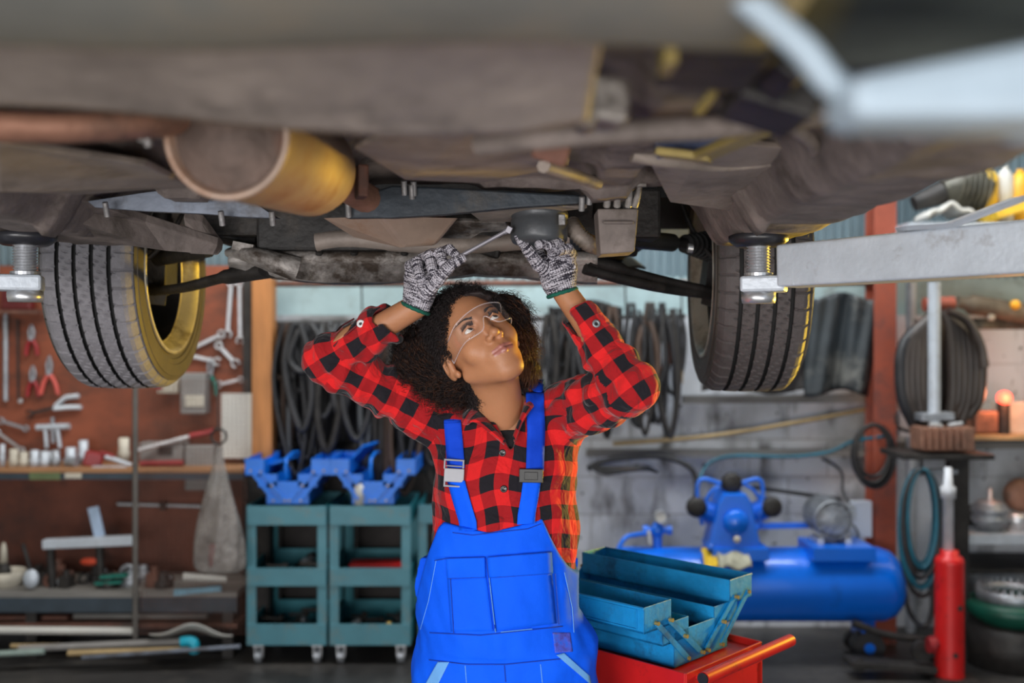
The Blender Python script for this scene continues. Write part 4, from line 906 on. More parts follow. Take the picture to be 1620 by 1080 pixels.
# shoes
for i_, (h_, k_, a_) in enumerate(LEGS):
    mb = MB(); x_ = a_[0]; y_ = a_[1]
    prof = [(-.09, .036, .06), (-.05, .042, .085), (0, .046, .088), (.06, .050, .068), (.12, .050, .052), (.17, .040, .042), (.19, .022, .03)]
    vs = []
    for (yy, w_, hh) in prof:
        for q in range(12):
            t_ = 2 * PI * q / 12; vs.append((x_ + w_ * math.cos(t_), y_ - yy, max(.012, .012 + hh / 2 + hh / 2 * math.sin(t_) * 1.0)))
    fs = [(i * 12 + q, i * 12 + (q + 1) % 12, (i + 1) * 12 + (q + 1) % 12, (i + 1) * 12 + q) for i in range(6) for q in range(12)] + [tuple(range(12)), tuple(reversed(range(72, 84)))]
    mb.add(vs, fs, True); sh = mb.build('shoe', m_blackp, person)
    mb = MB(); mb.prism([(-.038, .095), (.038, .095), (.05, -.06), (.046, -.15), (.02, -.19), (-.02, -.19), (-.046, -.15), (-.05, -.06)], (x_, y_, 0), (1, 0, 0), (0, 1, 0), .02); mb.build('sole', m_dark, sh, bevel=.004)
# ------------------------------------------------------------ gloves
def knit():
    m = bpy.data.materials.new('speckled_knit'); m.use_nodes = True; N, L = nt(m); b = N['Principled BSDF']; b.inputs['Roughness'].default_value = 0.95; b.inputs['Specular IOR Level'].default_value = .1
    uv = N.new('ShaderNodeUVMap')
    def noise(sc, dx, dy, det=2):
        mp = N.new('ShaderNodeMapping'); mp.inputs['Scale'].default_value = (dx, dy, 1); L.new(uv.outputs[0], mp.inputs[0])
        n = N.new('ShaderNodeTexNoise'); n.inputs['Scale'].default_value = sc; n.inputs['Detail'].default_value = det; L.new(mp.outputs[0], n.inputs[0]); return n
    a = noise(1, 22, 230, 1)    # yarn colour runs along the rows
    a2 = noise(1, 300, 600, 0)
    ad = N.new('ShaderNodeMath'); ad.operation = 'MULTIPLY_ADD'; L.new(a2.outputs['Fac'], ad.inputs[0]); ad.inputs[1].default_value = .55; L.new(a.outputs['Fac'], ad.inputs[2])
    r = N.new('ShaderNodeValToRGB'); e = r.color_ramp.elements; e[0].position = .70; e[1].position = .82; e[0].color = (0.05, 0.045, 0.06, 1); e[1].color = (0.60, 0.57, 0.63, 1)
    L.new(ad.outputs[0], r.inputs[0]); L.new(r.outputs[0], b.inputs['Base Color'])
    w = N.new('ShaderNodeTexWave'); w.bands_direction = 'Y'; w.inputs['Scale'].default_value = 75; w.inputs['Distortion'].default_value = .3; L.new(uv.outputs[0], w.inputs[0])
    w2 = N.new('ShaderNodeTexWave'); w2.bands_direction = 'X'; w2.inputs['Scale'].default_value = 60; L.new(uv.outputs[0], w2.inputs[0])
    s = N.new('ShaderNodeMath'); s.operation = 'ADD'; L.new(w.outputs['Fac'], s.inputs[0]); L.new(w2.outputs['Fac'], s.inputs[1])
    bp = N.new('ShaderNodeBump'); bp.inputs['Strength'].default_value = .8; bp.inputs['Distance'].default_value = .002; L.new(s.outputs[0], bp.inputs['Height']); L.new(bp.outputs[0], b.inputs['Normal'])
    return m
m_knit = knit(); m_green = M('green_knit_edge', (0.003, 0.10, 0.065), .9, 0, .3, 200)
def glove(label, chains, palm, cuff_a, cuff_b, cr):
    bones = []
    def f(G):
        d = None
        for (a, b, ra, rb) in palm:
            e = cap(G, a, b, ra, rb); d = e if d is None else smin(d, e, .016)
        for ch in chains:
            e = None
            for i in range(len(ch) - 1):
                c_ = cap(G, ch[i][0], ch[i + 1][0], ch[i][1], ch[i + 1][1]); e = c_ if e is None else smin(e, c_, .0025)
            d = smin(d, e, .002)
        return d
    allp = np.array([p[0] for ch in chains for p in ch] + [q for a, b, _, _ in palm for q in (a, b)]); lo = allp.min(0) - .045; hi = allp.max(0) + .045
    G, org = axes(lo, hi, .0016); F = f(G); n = (cuff_b - cuff_a) / np.linalg.norm(cuff_b - cuff_a)
    pl = (G[0] - cuff_a[0]) * n[0] + (G[1] - cuff_a[1]) * n[1] + (G[2] - cuff_a[2]) * n[2]; F = smax(F, -pl, .003)
    V, Q = snet(F.astype(np.float32), org, .0016)
    for a, b, ra, rb in palm: bones.append((a, b))
    bones = [(cuff_a, palm[0][1])]
    npalm = 1
    for ch in chains:
        for i in range(len(ch) - 1): bones.append((np.array(ch[i][0]), np.array(ch[i + 1][0])))
    fcn = V[Q].mean(1); rad = [.030] + [.011] * (len(bones) - 1)
    D = np.stack([segd(fcn, a, b) - r_ for (a, b), r_ in zip(bones, rad)]); bi = np.argmin(D, 0); uv = np.zeros((len(Q), 4, 2)); off = 0
    for k, (a, b) in enumerate(bones):
        d = b - a; L_ = np.linalg.norm(d); d = d / L_; A_ = np.cross(d, [.1, 1, .2]); A_ /= np.linalg.norm(A_); B_ = np.cross(d, A_); m_ = bi == k; q = V[Q[m_]] - a
        per = .19 if k == 0 else .07; u = np.arctan2(q @ B_, q @ A_) / (2 * PI) * per; u = u - np.round((u - u[:, :1]) / per) * per; uv[m_] = np.stack([u + k * .3, q @ d + k * .41], -1)
    g = mesh_np('glove', V, Q, m_knit, person, uv=uv.reshape(-1, 2)); g['label'] = label
    A_ = np.cross(n, [.1, 1, .2]); A_ /= np.linalg.norm(A_); B_ = np.cross(n, A_)
    pts = []
    for i in range(40):
        t_ = 2 * PI * i / 40; dr = A_ * math.cos(t_) + B_ * math.sin(t_); ss = np.linspace(.005, .06, 120); q = cuff_a + n * .003 + ss[:, None] * dr; d = f((q[:, 0].astype(np.float32), q[:, 1].astype(np.float32), q[:, 2].astype(np.float32)))
        j = int(np.argmax(d > 0)); pts.append(Vector(cuff_a + n * .002 + dr * ss[j]) + Vector((0, 0, .0006 * math.sin(i * 2.3))))
    MB().tube(pts, .0042, 8, closed=True).build('cuff_edge', m_green, g)
    return g
p_ = A3
glove('glove curled round the wrench', [
    [(p_(650, 446, 2.150), .0125), (p_(649, 420, 2.130), .0120), (p_(659, 414, 2.098), .0115), (p_(664, 436, 2.082), .0112), (p_(668, 449, 2.092), .0100)],
    [(p_(662, 438, 2.150), .0125), (p_(668, 409, 2.130), .0120), (p_(679, 404, 2.092), .0115), (p_(683, 424, 2.076), .0112), (p_(688, 434, 2.088), .0102)],
    [(p_(678, 430, 2.150), .0125), (p_(684, 402, 2.128), .0120), (p_(696, 400, 2.090), .0114), (p_(700, 414, 2.078), .0110), (p_(703, 421, 2.088), .0102)],
    [(p_(690, 424, 2.145), .0125), (p_(699, 399, 2.120), .0118), (p_(711, 394, 2.094), .0108), (p_(720, 402, 2.082), .0096)],
    [(p_(672, 464, 2.100), .0170), (p_(694, 440, 2.080), .0150), (p_(714, 418, 2.070), .0122), (p_(731, 409, 2.072), .0098)]],
    [(p_(659, 486, 2.130), p_(668, 448, 2.125), .0285, .030), (p_(666, 465, 2.125), p_(686, 432, 2.120), .026, .024), (p_(658, 470, 2.13), p_(655, 440, 2.14), .024, .022)],
    p_(655, 488, 2.130), p_(666, 462, 2.127), .03)
glove('glove reaching up to the oil filter', [
    [(p_(872, 432, 2.12), .0165), (p_(852, 418, 2.10), .0150), (p_(837, 398, 2.085), .0125), (p_(826, 383, 2.075), .0102), (p_(820, 374, 2.07), .0088)],
    [(p_(864, 420, 2.13), .0130), (p_(852, 398, 2.150), .0118), (p_(846, 382, 2.165), .0112), (p_(848, 368, 2.175), .0100)],
    [(p_(876, 415, 2.14), .0128), (p_(874, 393, 2.10), .0122), (p_(865, 384, 2.065), .0112), (p_(853, 387, 2.050), .0100)],
    [(p_(888, 415, 2.14), .0128), (p_(892, 394, 2.098), .0122), (p_(884, 385, 2.060), .0112), (p_(869, 389, 2.044), .0102)],
    [(p_(899, 422, 2.14), .0122), (p_(904, 402, 2.100), .0118), (p_(899, 393, 2.064), .0110), (p_(884, 397, 2.046), .0098)]],
    [(p_(889, 464, 2.13), p_(880, 432, 2.13), .0285, .030), (p_(876, 446, 2.125), p_(868, 424, 2.13), .026, .022), (p_(890, 450, 2.13), p_(897, 424, 2.13), .026, .023)],
    p_(892, 464, 2.130), p_(885, 440, 2.13), .03)
# ------------------------------------------------------------ wrench in the hand
w_ = thing('wrench', 'long thin chrome wrench handle held in the striped glove, tip at the oil filter', 'wrench', P(740, 400, 2.075))
a = P(655, 445, 2.105); b = P(800, 366, 2.055)
m_chr = M('wrench_chrome', (0.26, 0.25, 0.28), .5, .5, .1)
MB().tube([a, a.lerp(b, .5), b], [.0045, .0048, .0042], 12).build('shaft', m_chr, w_)
mb = MB(); d_ = (b - a).normalized(); mb.cyl(b - d_ * .003, b + d_ * .012, .006, 12); mb.box(b + d_ * .008, (.012, .012, .014), (.2, .5, 0)); mb.build('head', m_chr, w_, bevel=.001)
# ------------------------------------------------------------ safety glasses
def glassmat(name, white, rough):
    m = bpy.data.materials.new(name); m.use_nodes = True; N, L = nt(m); N.clear()
    out = N.new('ShaderNodeOutputMaterial'); tr = N.new('ShaderNodeBsdfTransparent'); gl_ = N.new('ShaderNodeBsdfGlossy'); gl_.inputs['Roughness'].default_value = rough
    df = N.new('ShaderNodeBsdfDiffuse'); df.inputs[0].default_value = (.85, .8, .85, 1); lw = N.new('ShaderNodeLayerWeight'); lw.inputs[0].default_value = .25; fr_ = N.new('ShaderNodeMath'); fr_.operation = 'MULTIPLY_ADD'; fr_.inputs[1].default_value = .10; fr_.inputs[2].default_value = .025; L.new(lw.outputs['Facing'], fr_.inputs[0])
    m1 = N.new('ShaderNodeMixShader'); m1.inputs[0].default_value = white; L.new(tr.outputs[0], m1.inputs[1]); L.new(df.outputs[0], m1.inputs[2])
    m2 = N.new('ShaderNodeMixShader'); L.new(fr_.outputs[0], m2.inputs[0]); L.new(m1.outputs[0], m2.inputs[1]); L.new(gl_.outputs[0], m2.inputs[2]); L.new(m2.outputs[0], out.inputs[0]); return m
m_glass = glassmat('clear_lens', .02, .05); m_gedge = glassmat('clear_rim', .26, .15); m_gside = glassmat('frosted_side', .32, .12)  # side shields are frosted, and whitened further in place of glints
sg = bpy.data.objects.new('safety_glasses', None); COL.objects.link(sg); sg.parent = person; sg['_w'] = (0, 0, 0)
def gl(x, u):
    ax = abs(x); f = .026 - 6.0 * ax ** 2 - 900 * max(0, ax - .05) ** 3 * 10
    return hl(x, f, u)
def lens(u_, v_):
    x = -.070 + .140 * u_; ax = abs(x); top = .026 - .010 * (ax / .07) ** 2; bot = -.026 + .026 * math.exp(-(ax / .012) ** 2) + .008 * (ax / .07) ** 3
    return gl(x, bot + (top - bot) * v_)
mb = MB(); mb.grid(lens, 60, 14, True); le = mb.build('lens', m_glass, None, solid=.0018)
le.parent = sg; le.data.transform(Matrix.Translation(-Vector(person.location)))
mb = MB(); mb.tube([lens(i / 60, 1) for i in range(61)], .0012, 6); mb.tube([lens(i / 60, 0) for i in range(61)], .0011, 6)
for s in (0, 1): mb.tube([lens(s, j / 6) for j in range(7)], .0014, 6)
r_ = mb.build('rim', m_gedge, None); r_.parent = sg; r_.data.transform(Matrix.Translation(-Vector(person.location)))
mb = MB()
for s in (-1, 1):
    def side(u_, v_, s=s):
        f = .026 - 6.0 * .07 ** 2 - 9000 * .02 ** 3 - .055 * u_; hgt = 1 - .45 * u_; return hl(s * (.070 + .007 * u_), f, .002 + (-.020 + .036 * v_) * hgt)
    mb.grid(side, 10, 6, True)
o = mb.build('side_shield', m_gside, None, solid=.0016); o.parent = sg; o.data.transform(Matrix.Translation(-Vector(person.location)))
mb = MB()
for s in (-1, 1): mb.tube([hl(s * .0775, -.06, .004), hl(s * .083, -.09, .002), hl(s * .084, -.12, -.01)], .002, 8)
o = mb.build('temple_arm', m_blackp, None); o.parent = sg; o.data.transform(Matrix.Translation(-Vector(person.location)))
# ------------------------------------------------------------ background materials
m_peg = M('red_brown_board', (0.21, 0.055, 0.024), 0.7, 0, 0.3, 3, 0.15, 60, dirt=(0.10, 0.035, 0.02), cov=0.4, dscale=2.5, stretch=(1, 1, 2))
m_pegl = M('lower_board', (0.15, 0.045, 0.025), 0.75, 0, 0.35, 3, 0.15, 60, dirt=(0.06, 0.025, 0.018), cov=0.4, dscale=2.5)
m_wood = M('orange_wood', (0.42, 0.17, 0.05), 0.6, 0, 0.25, 6, 0.1, stretch=(3, 3, .4))
m_wedge = M('shelf_wood', (0.35, 0.17, 0.075), 0.6, 0, 0.25, 6, stretch=(.4, 3, 3))
m_navy = M('shelf_navy', (0.03, 0.045, 0.06), 0.6, 0, 0.3, 6)
m_teal = M('teal_steel', (0.055, 0.19, 0.235), 0.45, 0.1, 0.12, 6, 0.05, dirt=(0.10, 0.17, 0.18), cov=0.3, dscale=9)
m_teald = M('teal_trolley_inner', (0.015, 0.17, 0.21), 0.45, 0.1, 0.15, 6)
m_tbox = M('toolbox_blue', (0.0, 0.15, 0.66), 0.4, 0.0, 0.15, 6)
m_tbox2 = M('toolbox_worn_blue', (0.004, 0.24, 0.56), 0.5, 0.0, 0.25, 7, 0.15, 60, dirt=(0.006, 0.10, 0.24), cov=0.3, dscale=9)
m_comp = M('compressor_blue', (0.0, 0.14, 0.72), 0.32, 0.05, 0.06, 5, coat=.3, dirt=(0.0, 0.09, 0.45), cov=0.25, dscale=5)
m_red = M('red_enamel', (0.60, 0.012, 0.012), 0.38, 0.05, 0.12, 6, dirt=(0.25, 0.01, 0.01), cov=0.2, dscale=18)
m_redcol = M('red_oxide', (0.34, 0.075, 0.04), 0.65, 0.1, 0.25, 6, 0.2, dirt=(0.10, 0.04, 0.035), cov=0.45, dscale=3)
m_gunk = M('dark_clutter', (0.025, 0.022, 0.02), 0.6, 0.2, 0.5, 14, 0.2)
m_black = M('black_rubber', (0.018, 0.018, 0.02), 0.5, 0, 0.4, 12)
m_beltb = M('brown_black_rubber', (0.05, 0.038, 0.032), 0.45, 0, 0.4, 8, stretch=(4, 4, .5))
m_board = M('corner_shade_and_tarp', (0.035, 0.03, 0.028), 0.8, 0, 0.6, 3)  # near-black colour puts shade into the backing board; also on a tarpaulin
m_white = M('white_paper', (0.55, 0.54, 0.50), 0.7, 0, 0.06, 6)
m_greyb = M('grey_casing', (0.22, 0.21, 0.20), 0.6, 0, 0.15, 9)
m_cream = M('cream_plastic', (0.50, 0.46, 0.38), 0.6, 0, 0.2, 9)
m_green = M('green_grip', (0.004, 0.16, 0.12), 0.5, 0, 0.2, 9); m_redg = M('red_grip', (0.25, 0.012, 0.015), 0.45, 0, 0.2, 9)
m_tealh = M('teal_hose', (0.005, 0.10, 0.15), 0.4, 0, 0.3, 9); m_yell = M('yellow_pipe', (0.38, 0.27, 0.13), 0.6, 0, 0.2, 9)
m_grayw = M('grey_timber', (0.19, 0.18, 0.165), 0.75, 0, 0.3, 5, stretch=(.4, 3, 3))
YP = 5.18
def box_px(mb, x0_, y0_, x1_, y1_, Y, th):
    a = P(x0_, y0_, Y); b = P(x1_, y1_, Y); return mb.box(((a.x + b.x) / 2, Y + th / 2, (a.z + b.z) / 2), (abs(b.x - a.x), th, abs(a.z - b.z)))
def T(o, label, cat, group=None): return tag(o, label, cat, group)
struct(box_px(MB(), -320, 420, 428, 742, YP, .02).build('trim_2', m_peg))
struct(box_px(MB(), -320, 750, 428, 960, YP + .03, .02).build('trim_3', m_pegl))
struct(box_px(MB(), 428, 512, 700, 985, YP + .05, .02).build('trim_4', m_board))  # dark board added so the corner behind the hoses stays dark
# work bench and lower shelf
wb = thing('wall_shelf', 'long wooden shelf with navy front edge under the tool board at left', 'shelf', P(100, 757, 4.9))
a = P(-320, 740, 4.9); b = P(386, 740, 4.9)
MB().box(((a.x + b.x) / 2, 5.03, a.z - .012), (b.x - a.x, .28, .024)).build('board', m_wedge, wb, bevel=.003)
MB().box(((a.x + b.x) / 2, 4.905, a.z - .04), (b.x - a.x, .03, .03)).build('front_edge', m_navy, wb)
MB().box((P(70, 0, 4.88).x, 4.886, a.z - .038), (.15, .006, .034)).build('label_strip', M('faded_green', (0.12, 0.16, 0.07), .7), wb)
MB().box((P(115, 0, 4.88).x, 4.886, a.z - .036), (.08, .006, .025)).build('paper_label', m_cream, wb)
ls = thing('low_shelf', 'low dark timber shelf holding machine parts at lower left', 'shelf', P(100, 1000, 4.8))
zl = P(0, 935, 4.8).z
MB().box(((a.x + b.x) / 2, 4.98, zl - .012), (b.x - a.x, .40, .03)).build('board', m_grayw, ls)
MB().box(((a.x + b.x) / 2, 4.79, zl - .06), (b.x - a.x, .03, .07)).build('front_rail', m_navy, ls)
MB().box(((a.x + b.x) / 2, 4.98, zl - .16), (b.x - a.x, .40, .02)).build('lower_board', m_rust, ls)
for x in (a.x + .1, a.x + 1.2, b.x - .05): MB().box((x, 4.98, zl / 2), (.05, .38, zl)).build('trestle', m_gunk, ls)
# tools
def spanner(p1, p2, w, label, mat=m_steeld, name='spanner', ring=True, cat='spanner', group=None):
    p1 = Vector(p1); p2 = Vector(p2); d = (p2 - p1).normalized(); L_ = (p2 - p1).length; sd = d.cross(Vector((0, 1, 0))).normalized()
    t = thing(name, label, cat, p1, group)
    MB().beam(p1 + d * w, p2 - d * w, w * .75, .010, up=(0, 1, 0)).build('shaft', mat, t, bevel=.002)
    mb = MB(); mb.tube(arc(p1 + d * w * .2, w * .75, .7, 2 * PI - .7, -d, sd, 14), w * .42, 8, flat=.6); mb.build('open_jaw', mat, t)
    mb = MB()
    if ring: mb.tube(arc(p2 - d * w * .2, w * .65, 0, 2 * PI, d, sd, 14)[:-1], w * .35, 8, closed=True, flat=.7)
    else: mb.tube(arc(p2 - d * w * .2, w * .75, .7, 2 * PI - .7, d, sd, 14), w * .42, 8, flat=.6)
    mb.build('ring_end' if ring else 'open_jaw', mat, t); return t
def pliers(c, h, grip, label, spread=.02, cat='pliers', ang=0):
    c = Vector(c); t = thing('pliers', label, cat, c); R = Euler((0, ang, 0)).to_matrix()
    q = lambda x, z: c + R @ Vector((x, 0, z))
    mb = MB(); mb.tube([q(-.008, .0), q(-.012, h * .22), q(-.003, h * .45)], [.010, .011, .004], 8, flat=.6); mb.tube([q(.008, 0), q(.012, h * .22), q(.003, h * .45)], [.010, .011, .004], 8, flat=.6); mb.cyl(q(0, 0) - Vector((0, .012, 0)), q(0, 0) + Vector((0, .01, 0)), .012, 12)
    mb.build('jaws', m_steeld, t)
    for s in (-1, 1): MB().tube(spline([q(s * .006, -.01), q(s * (.012 + spread * .5), -h * .25), q(s * (.01 + spread), -h * .55)]), .011, 8).build('grip', grip, t)
    return t
yt = YP - .02
pliers(P(50, 535, yt), .16, m_redg, 'upper red handled pliers left of the tyre, directly above another red pair')
pliers(P(52, 600, yt), .16, m_redg, 'lower red handled pliers left of the tyre, beside the long salmon pair')
pliers(P(78, 590, yt), .20, M('salmon_grip', (0.55, .09, .07), .5), 'long pliers with spread salmon red handles', .035)
pliers(P(333, 592, yt), .20, m_green, 'green handled shears hanging right of the left tyre', .02)
o = MB().tube([P(9, 496, yt), P(9, 634, yt)], .012, 10).build('steel_bar', m_steeld); T(o, 'thick steel bar hanging upright at the left edge', 'bar')
o = MB().tube([P(28, 505, yt), P(29, 630, yt)], .006, 8).build('steel_rod', m_gunk); T(o, 'thin dark rod beside the thick steel bar', 'rod')
o = MB().lathe([(.004, 0), (.012, 0), (.012, .01), (.004, .01)], P(33, 634, yt), (0, -1, 0), 16, closed=True).build('washer', m_steel); T(o, 'small bright ring nut hanging on the brown board', 'nut')
spanner(P(360, 530, yt), P(366, 446, yt), .026, 'bright combination spanner hanging upright beside the orange post', m_steel)
spanner(P(380, 540, yt), P(379, 446, yt), .024, 'second upright spanner, nearest the dark post', m_steel)
spanner(P(300, 553, yt), P(352, 528, yt), .024, 'upper slanted open spanner right of the tyre', m_steel, ring=False)
spanner(P(298, 562, yt), P(345, 572, yt), .024, 'lower slanted open spanner right of the tyre', m_steel, ring=False)
spanner(P(374, 576, yt), P(345, 545, yt), .026, 'open spanner with large jaw beside the white sheet', m_steel, ring=True)
spanner(P(345, 608, yt), P(382, 600, yt), .02, 'short spanner above the white sheet', m_steel)
spanner(P(45, 655, yt), P(95, 642, yt), .022, 'dark adjustable spanner under the red pliers', m_gunk)
spanner(P(0, 665, yt), P(42, 678, yt), .02, 'dark spanner slanting down at the left edge', m_steeld)
spanner(P(-5, 683, yt), P(36, 712, yt), .018, 'steel spanner leaning over the sockets at the left edge', m_steel)
t = thing('gear_puller', 'white metal grips of a puller on the brown board', 'puller', P(105, 640, yt))
mb = MB(); mb.tube([P(88, 642, yt), P(104, 628, yt), P(124, 626, yt)], .018, 8, flat=.7); mb.build('upper_grip', M('white_metal', (.6, .65, .7), .4), t); MB().tube([P(86, 646, yt), P(108, 644, yt), P(128, 644, yt)], .018, 8, flat=.7).build('lower_grip', bpy.data.materials['white_metal'], t)
t = thing('bearing_puller', 'pale two legged puller standing behind the sockets', 'puller', P(84, 675, yt))
MB().tube([P(58, 676, yt), P(110, 674, yt)], .016, 10).build('cross_bar', m_silver, t); MB().tube([P(83, 660, yt), P(84, 700, yt)], .01, 8).build('screw', m_steeld, t)
for x in (73, 92): MB().tube([P(x - 1, 678, yt), P(x + (3 if x > 80 else 1), 708, yt)], .014, 8, flat=.7).build('leg', m_silver, t)
zs = P(0, 740, 4.9).z
random.seed(8)
def socket(px, r, h, mat, label, group=None, Y=4.97):
    x = P(px, 0, Y).x; o = MB().lathe([(0, 0), (r, 0), (r, h * .45), (r * .85, h * .52), (r * .85, h), (r * .6, h), (r * .55, h * .7), (0, h * .7)], (x, Y, zs), (0, 0, 1), 20).build('socket', mat); return T(o, label, 'socket', group)
for px, h in ((4, .11), (22, .085), (38, .07), (55, .08), (71, .075), (88, .08)):
    socket(px, .024 if px > 10 else .014, h, [m_silver, m_cream, m_steeld][random.randrange(3)], 'steel socket standing in the row on the wooden shelf at left', 'sockets in a row on the shelf')
socket(80, .03, .06, m_silver, 'pale socket lying further back above the row of sockets', Y=5.08)
socket(132, .026, .12, m_silver, 'tall pale can shaped socket right of the row of sockets', Y=5.06)
socket(112, .028, .09, m_silver, 'squat pale socket between the row and the red clamp', Y=5.0)
socket(196, .030, .13, m_cream, 'cream round tin behind the mesh post on the shelf', Y=5.08)
o = MB().box(P(148, 724, 5.0) + Vector((0, 0, -.005)), (.09, .06, .075), (0, .2, .3)).build('red_block', m_redg, bevel=.01); T(o, 'red metal block among tools on the shelf', 'clamp')
o = MB().tube([P(104, 729, 4.96), P(122, 731, 4.95)], [.02, .026], 14).build('steel_cup', m_steeld); T(o, 'small steel cup lying before the red block', 'cup')
t = thing('adjustable_wrench', 'white adjustable wrench lying on the shelf left of the mesh post', 'wrench', P(190, 730, 4.95)); MB().tube([P(168, 722, 4.95), P(208, 735, 4.95)], [.02, .013], 10, flat=.6).build('handle', m_silver, t); MB().tube([P(160, 716, 4.95), P(180, 722, 4.95)], .012, 8).build('jaw', m_redg, t)
o = MB().beam(P(147, 738, 4.93), P(200, 738, 4.93), .02, .008).build('steel_rule', m_silver); T(o, 'flat steel strip lying on the shelf front', 'rule')
o = MB().tube([P(222, 733, 4.95), P(290, 732, 4.97)], .014, 8).build('red_bar', m_redg); T(o, 'long dark red bar lying on the shelf behind the mesh', 'bar')
def casing(name, x0_, y0_, x1_, y1_, Y, th, mat, label, cat, lab=None, labm=m_cream):
    c = P((x0_ + x1_) / 2, y1_, Y); t = thing(name, label, cat, c); box_px(MB(), x0_, y0_, x1_, y1_, Y, th).build('case', mat, t, bevel=.006)
    if lab: box_px(MB(), *lab, Y - .006, .006).build('label_plate', labm, t)
    return t
casing('meter_case', 285, 590, 325, 655, yt - .1, .09, m_greyb, 'grey meter case with cream plate hanging under the spanners', 'case', (293, 625, 322, 643))
casing('switch_case', 292, 705, 336, 776, yt - .16, .09, m_greyb, 'grey switch case with cream label above the plastic bag', 'case', (303, 738, 334, 757))
casing('parts_box', 248, 590, 282, 622, yt - .05, .05, m_cream, 'small boxed part with red end below the left tyre', 'box', (246, 596, 256, 616), m_redg)
casing('carton', 220, 700, 290, 737, 5.02, .10, m_greyb, 'grey transparent parts carton on the shelf behind the mesh', 'box', (250, 706, 272, 720), m_gunk)
o = box_px(MB(), 350, 622, 402, 725, yt - .12, .004).build('paper_sheet', m_white, bevel=.001); T(o, 'large white sheet pinned up beside the orange post', 'paper')
o = box_px(MB(), 0, 448, 48, 490, yt - .08, .06).build('red_case', M('dark_red_case', (.10, .008, .008), .5), bevel=.01); T(o, 'dark red case above the steel bar at the left edge', 'case')
o = box_px(MB(), -40, 490, 60, 496, yt - .08, .08).build('tool_ledge', m_rust); T(o, 'thin brown ledge under the dark red case', 'shelf')
t = thing('torque_wrench', 'shiny slanted torque wrench with red grip above the parts carton', 'wrench', P(220, 710, 4.98)); MB().tube([P(218, 712, 4.98), P(300, 690, 5.02)], .011, 8).build('shaft', m_steel, t); MB().tube([P(300, 690, 5.02), P(338, 682, 5.04)], .016, 8).build('grip', m_redg, t)
t = thing('extension_bar', 'chrome extension bar with dark joint hanging below the shelf', 'bar', P(250, 798, 5.1)); MB().tube([P(186, 797, 5.16), P(321, 801, 5.16)], .011, 8).build('shaft', m_steel, t); MB().tube([P(258, 794, 5.15), P(258, 806, 5.15)], .02, 8).build('joint', m_gunk, t)
o = box_px(MB(), 398, 440, 430, 748, 5.0, .1).build('wooden_post', m_wood, bevel=.004); T(o, 'orange brown wooden post right of the tool board', 'post')
MB().box((P(414, 0, 5.05).x, 5.05, P(0, 748, 5.05).z / 2), (.10, .10, P(0, 748, 5.05).z)).build('dark_foot', m_gunk, o); bpy.data.objects['dark_foot'].data.transform(Matrix.Identity(4))
o = box_px(MB(), 384, 440, 397, 1000, 5.08, .06).build('steel_upright', m_gunk); T(o, 'dark steel upright just left of the orange wooden post', 'post')
# mesh screen
ms = thing('mesh_screen', 'fine rusty wire mesh screen with a steel post standing before the tool board', 'mesh screen', P(213, 1008, 4.72))
MB().tube([P(214, 1010, 4.72), P(214, 560, 4.72)], .013, 10).build('post', M('post_grey_brown', (.10, .09, .08), .6), ms)
mb = MB(); x0_, x1_ = P(214, 0, 4.72).x, P(392, 0, 4.72).x; z0_, z1_ = P(0, 1005, 4.72).z, P(0, 600, 4.72).z
n_ = int((x1_ - x0_) / .021)
for i in range(n_): mb.box((x0_ + (x1_ - x0_) * (i + .5) / n_, 4.72, (z0_ + z1_) / 2), (.0016, .0016, z1_ - z0_))
n_ = int((z1_ - z0_) / .021)
for i in range(n_): mb.box(((x0_ + x1_) / 2, 4.722, z0_ + (z1_ - z0_) * (i + .5) / n_), (x1_ - x0_, .0016, .0016))
tag(mb.build('wire_mesh', m_rust, ms), 'fine wire mesh', 'x'); del bpy.data.objects['wire_mesh']['category']
# plastic bag
def bagmat():
    m = M('bag_plastic', (0.30, 0.28, 0.26), 0.35, 0, .4, 9, .8, 20); b = m.node_tree.nodes['Principled BSDF']; b.inputs['Alpha'].default_value = .5; return m
bg_ = thing('plastic_bag', 'translucent grey plastic bag hanging from a hook, red thing inside', 'bag', P(345, 905, 4.58))
prof = [(705, 5, 3), (735, 9, 4), (765, 17, 7), (800, 27, 10), (840, 37, 13), (875, 41, 14), (898, 40, 13), (906, 30, 9), (908, 2, 1)]
mb = MB(); vs = []; nn = 40
for (y, w, dd) in prof:
    for j in range(nn):
        t_ = 2 * PI * j / nn; f_ = 1 + .10 * math.sin(t_ * 7 + y * .03) + .05 * math.sin(t_ * 13 + y * .05)
        vs.append(P(346 + w * math.cos(t_) * f_, y, 4.58 + dd * .006 * math.sin(t_) * f_))
mb.add(vs, [(i * nn + j, i * nn + (j + 1) % nn, (i + 1) * nn + (j + 1) % nn, (i + 1) * nn + j) for i in range(len(prof) - 1) for j in range(nn)], True)
mb.build('bag', bagmat(), bg_, sub=1)
MB().tube([P(336, 862, 4.56), P(333, 895, 4.56)], [.016, .01], 8).build('red_tube', m_redg, bg_)
mb = MB(); mb.tube(arc(P(346, 690, 4.58), .035, 0, 2 * PI, (1, 0, 0), (0, 0, 1), 14)[:-1], .006, 6, closed=True); mb.tube([P(344, 600, 4.70), P(345, 682, 4.60)], .004, 6); mb.build('hanger', m_gunk, bg_)
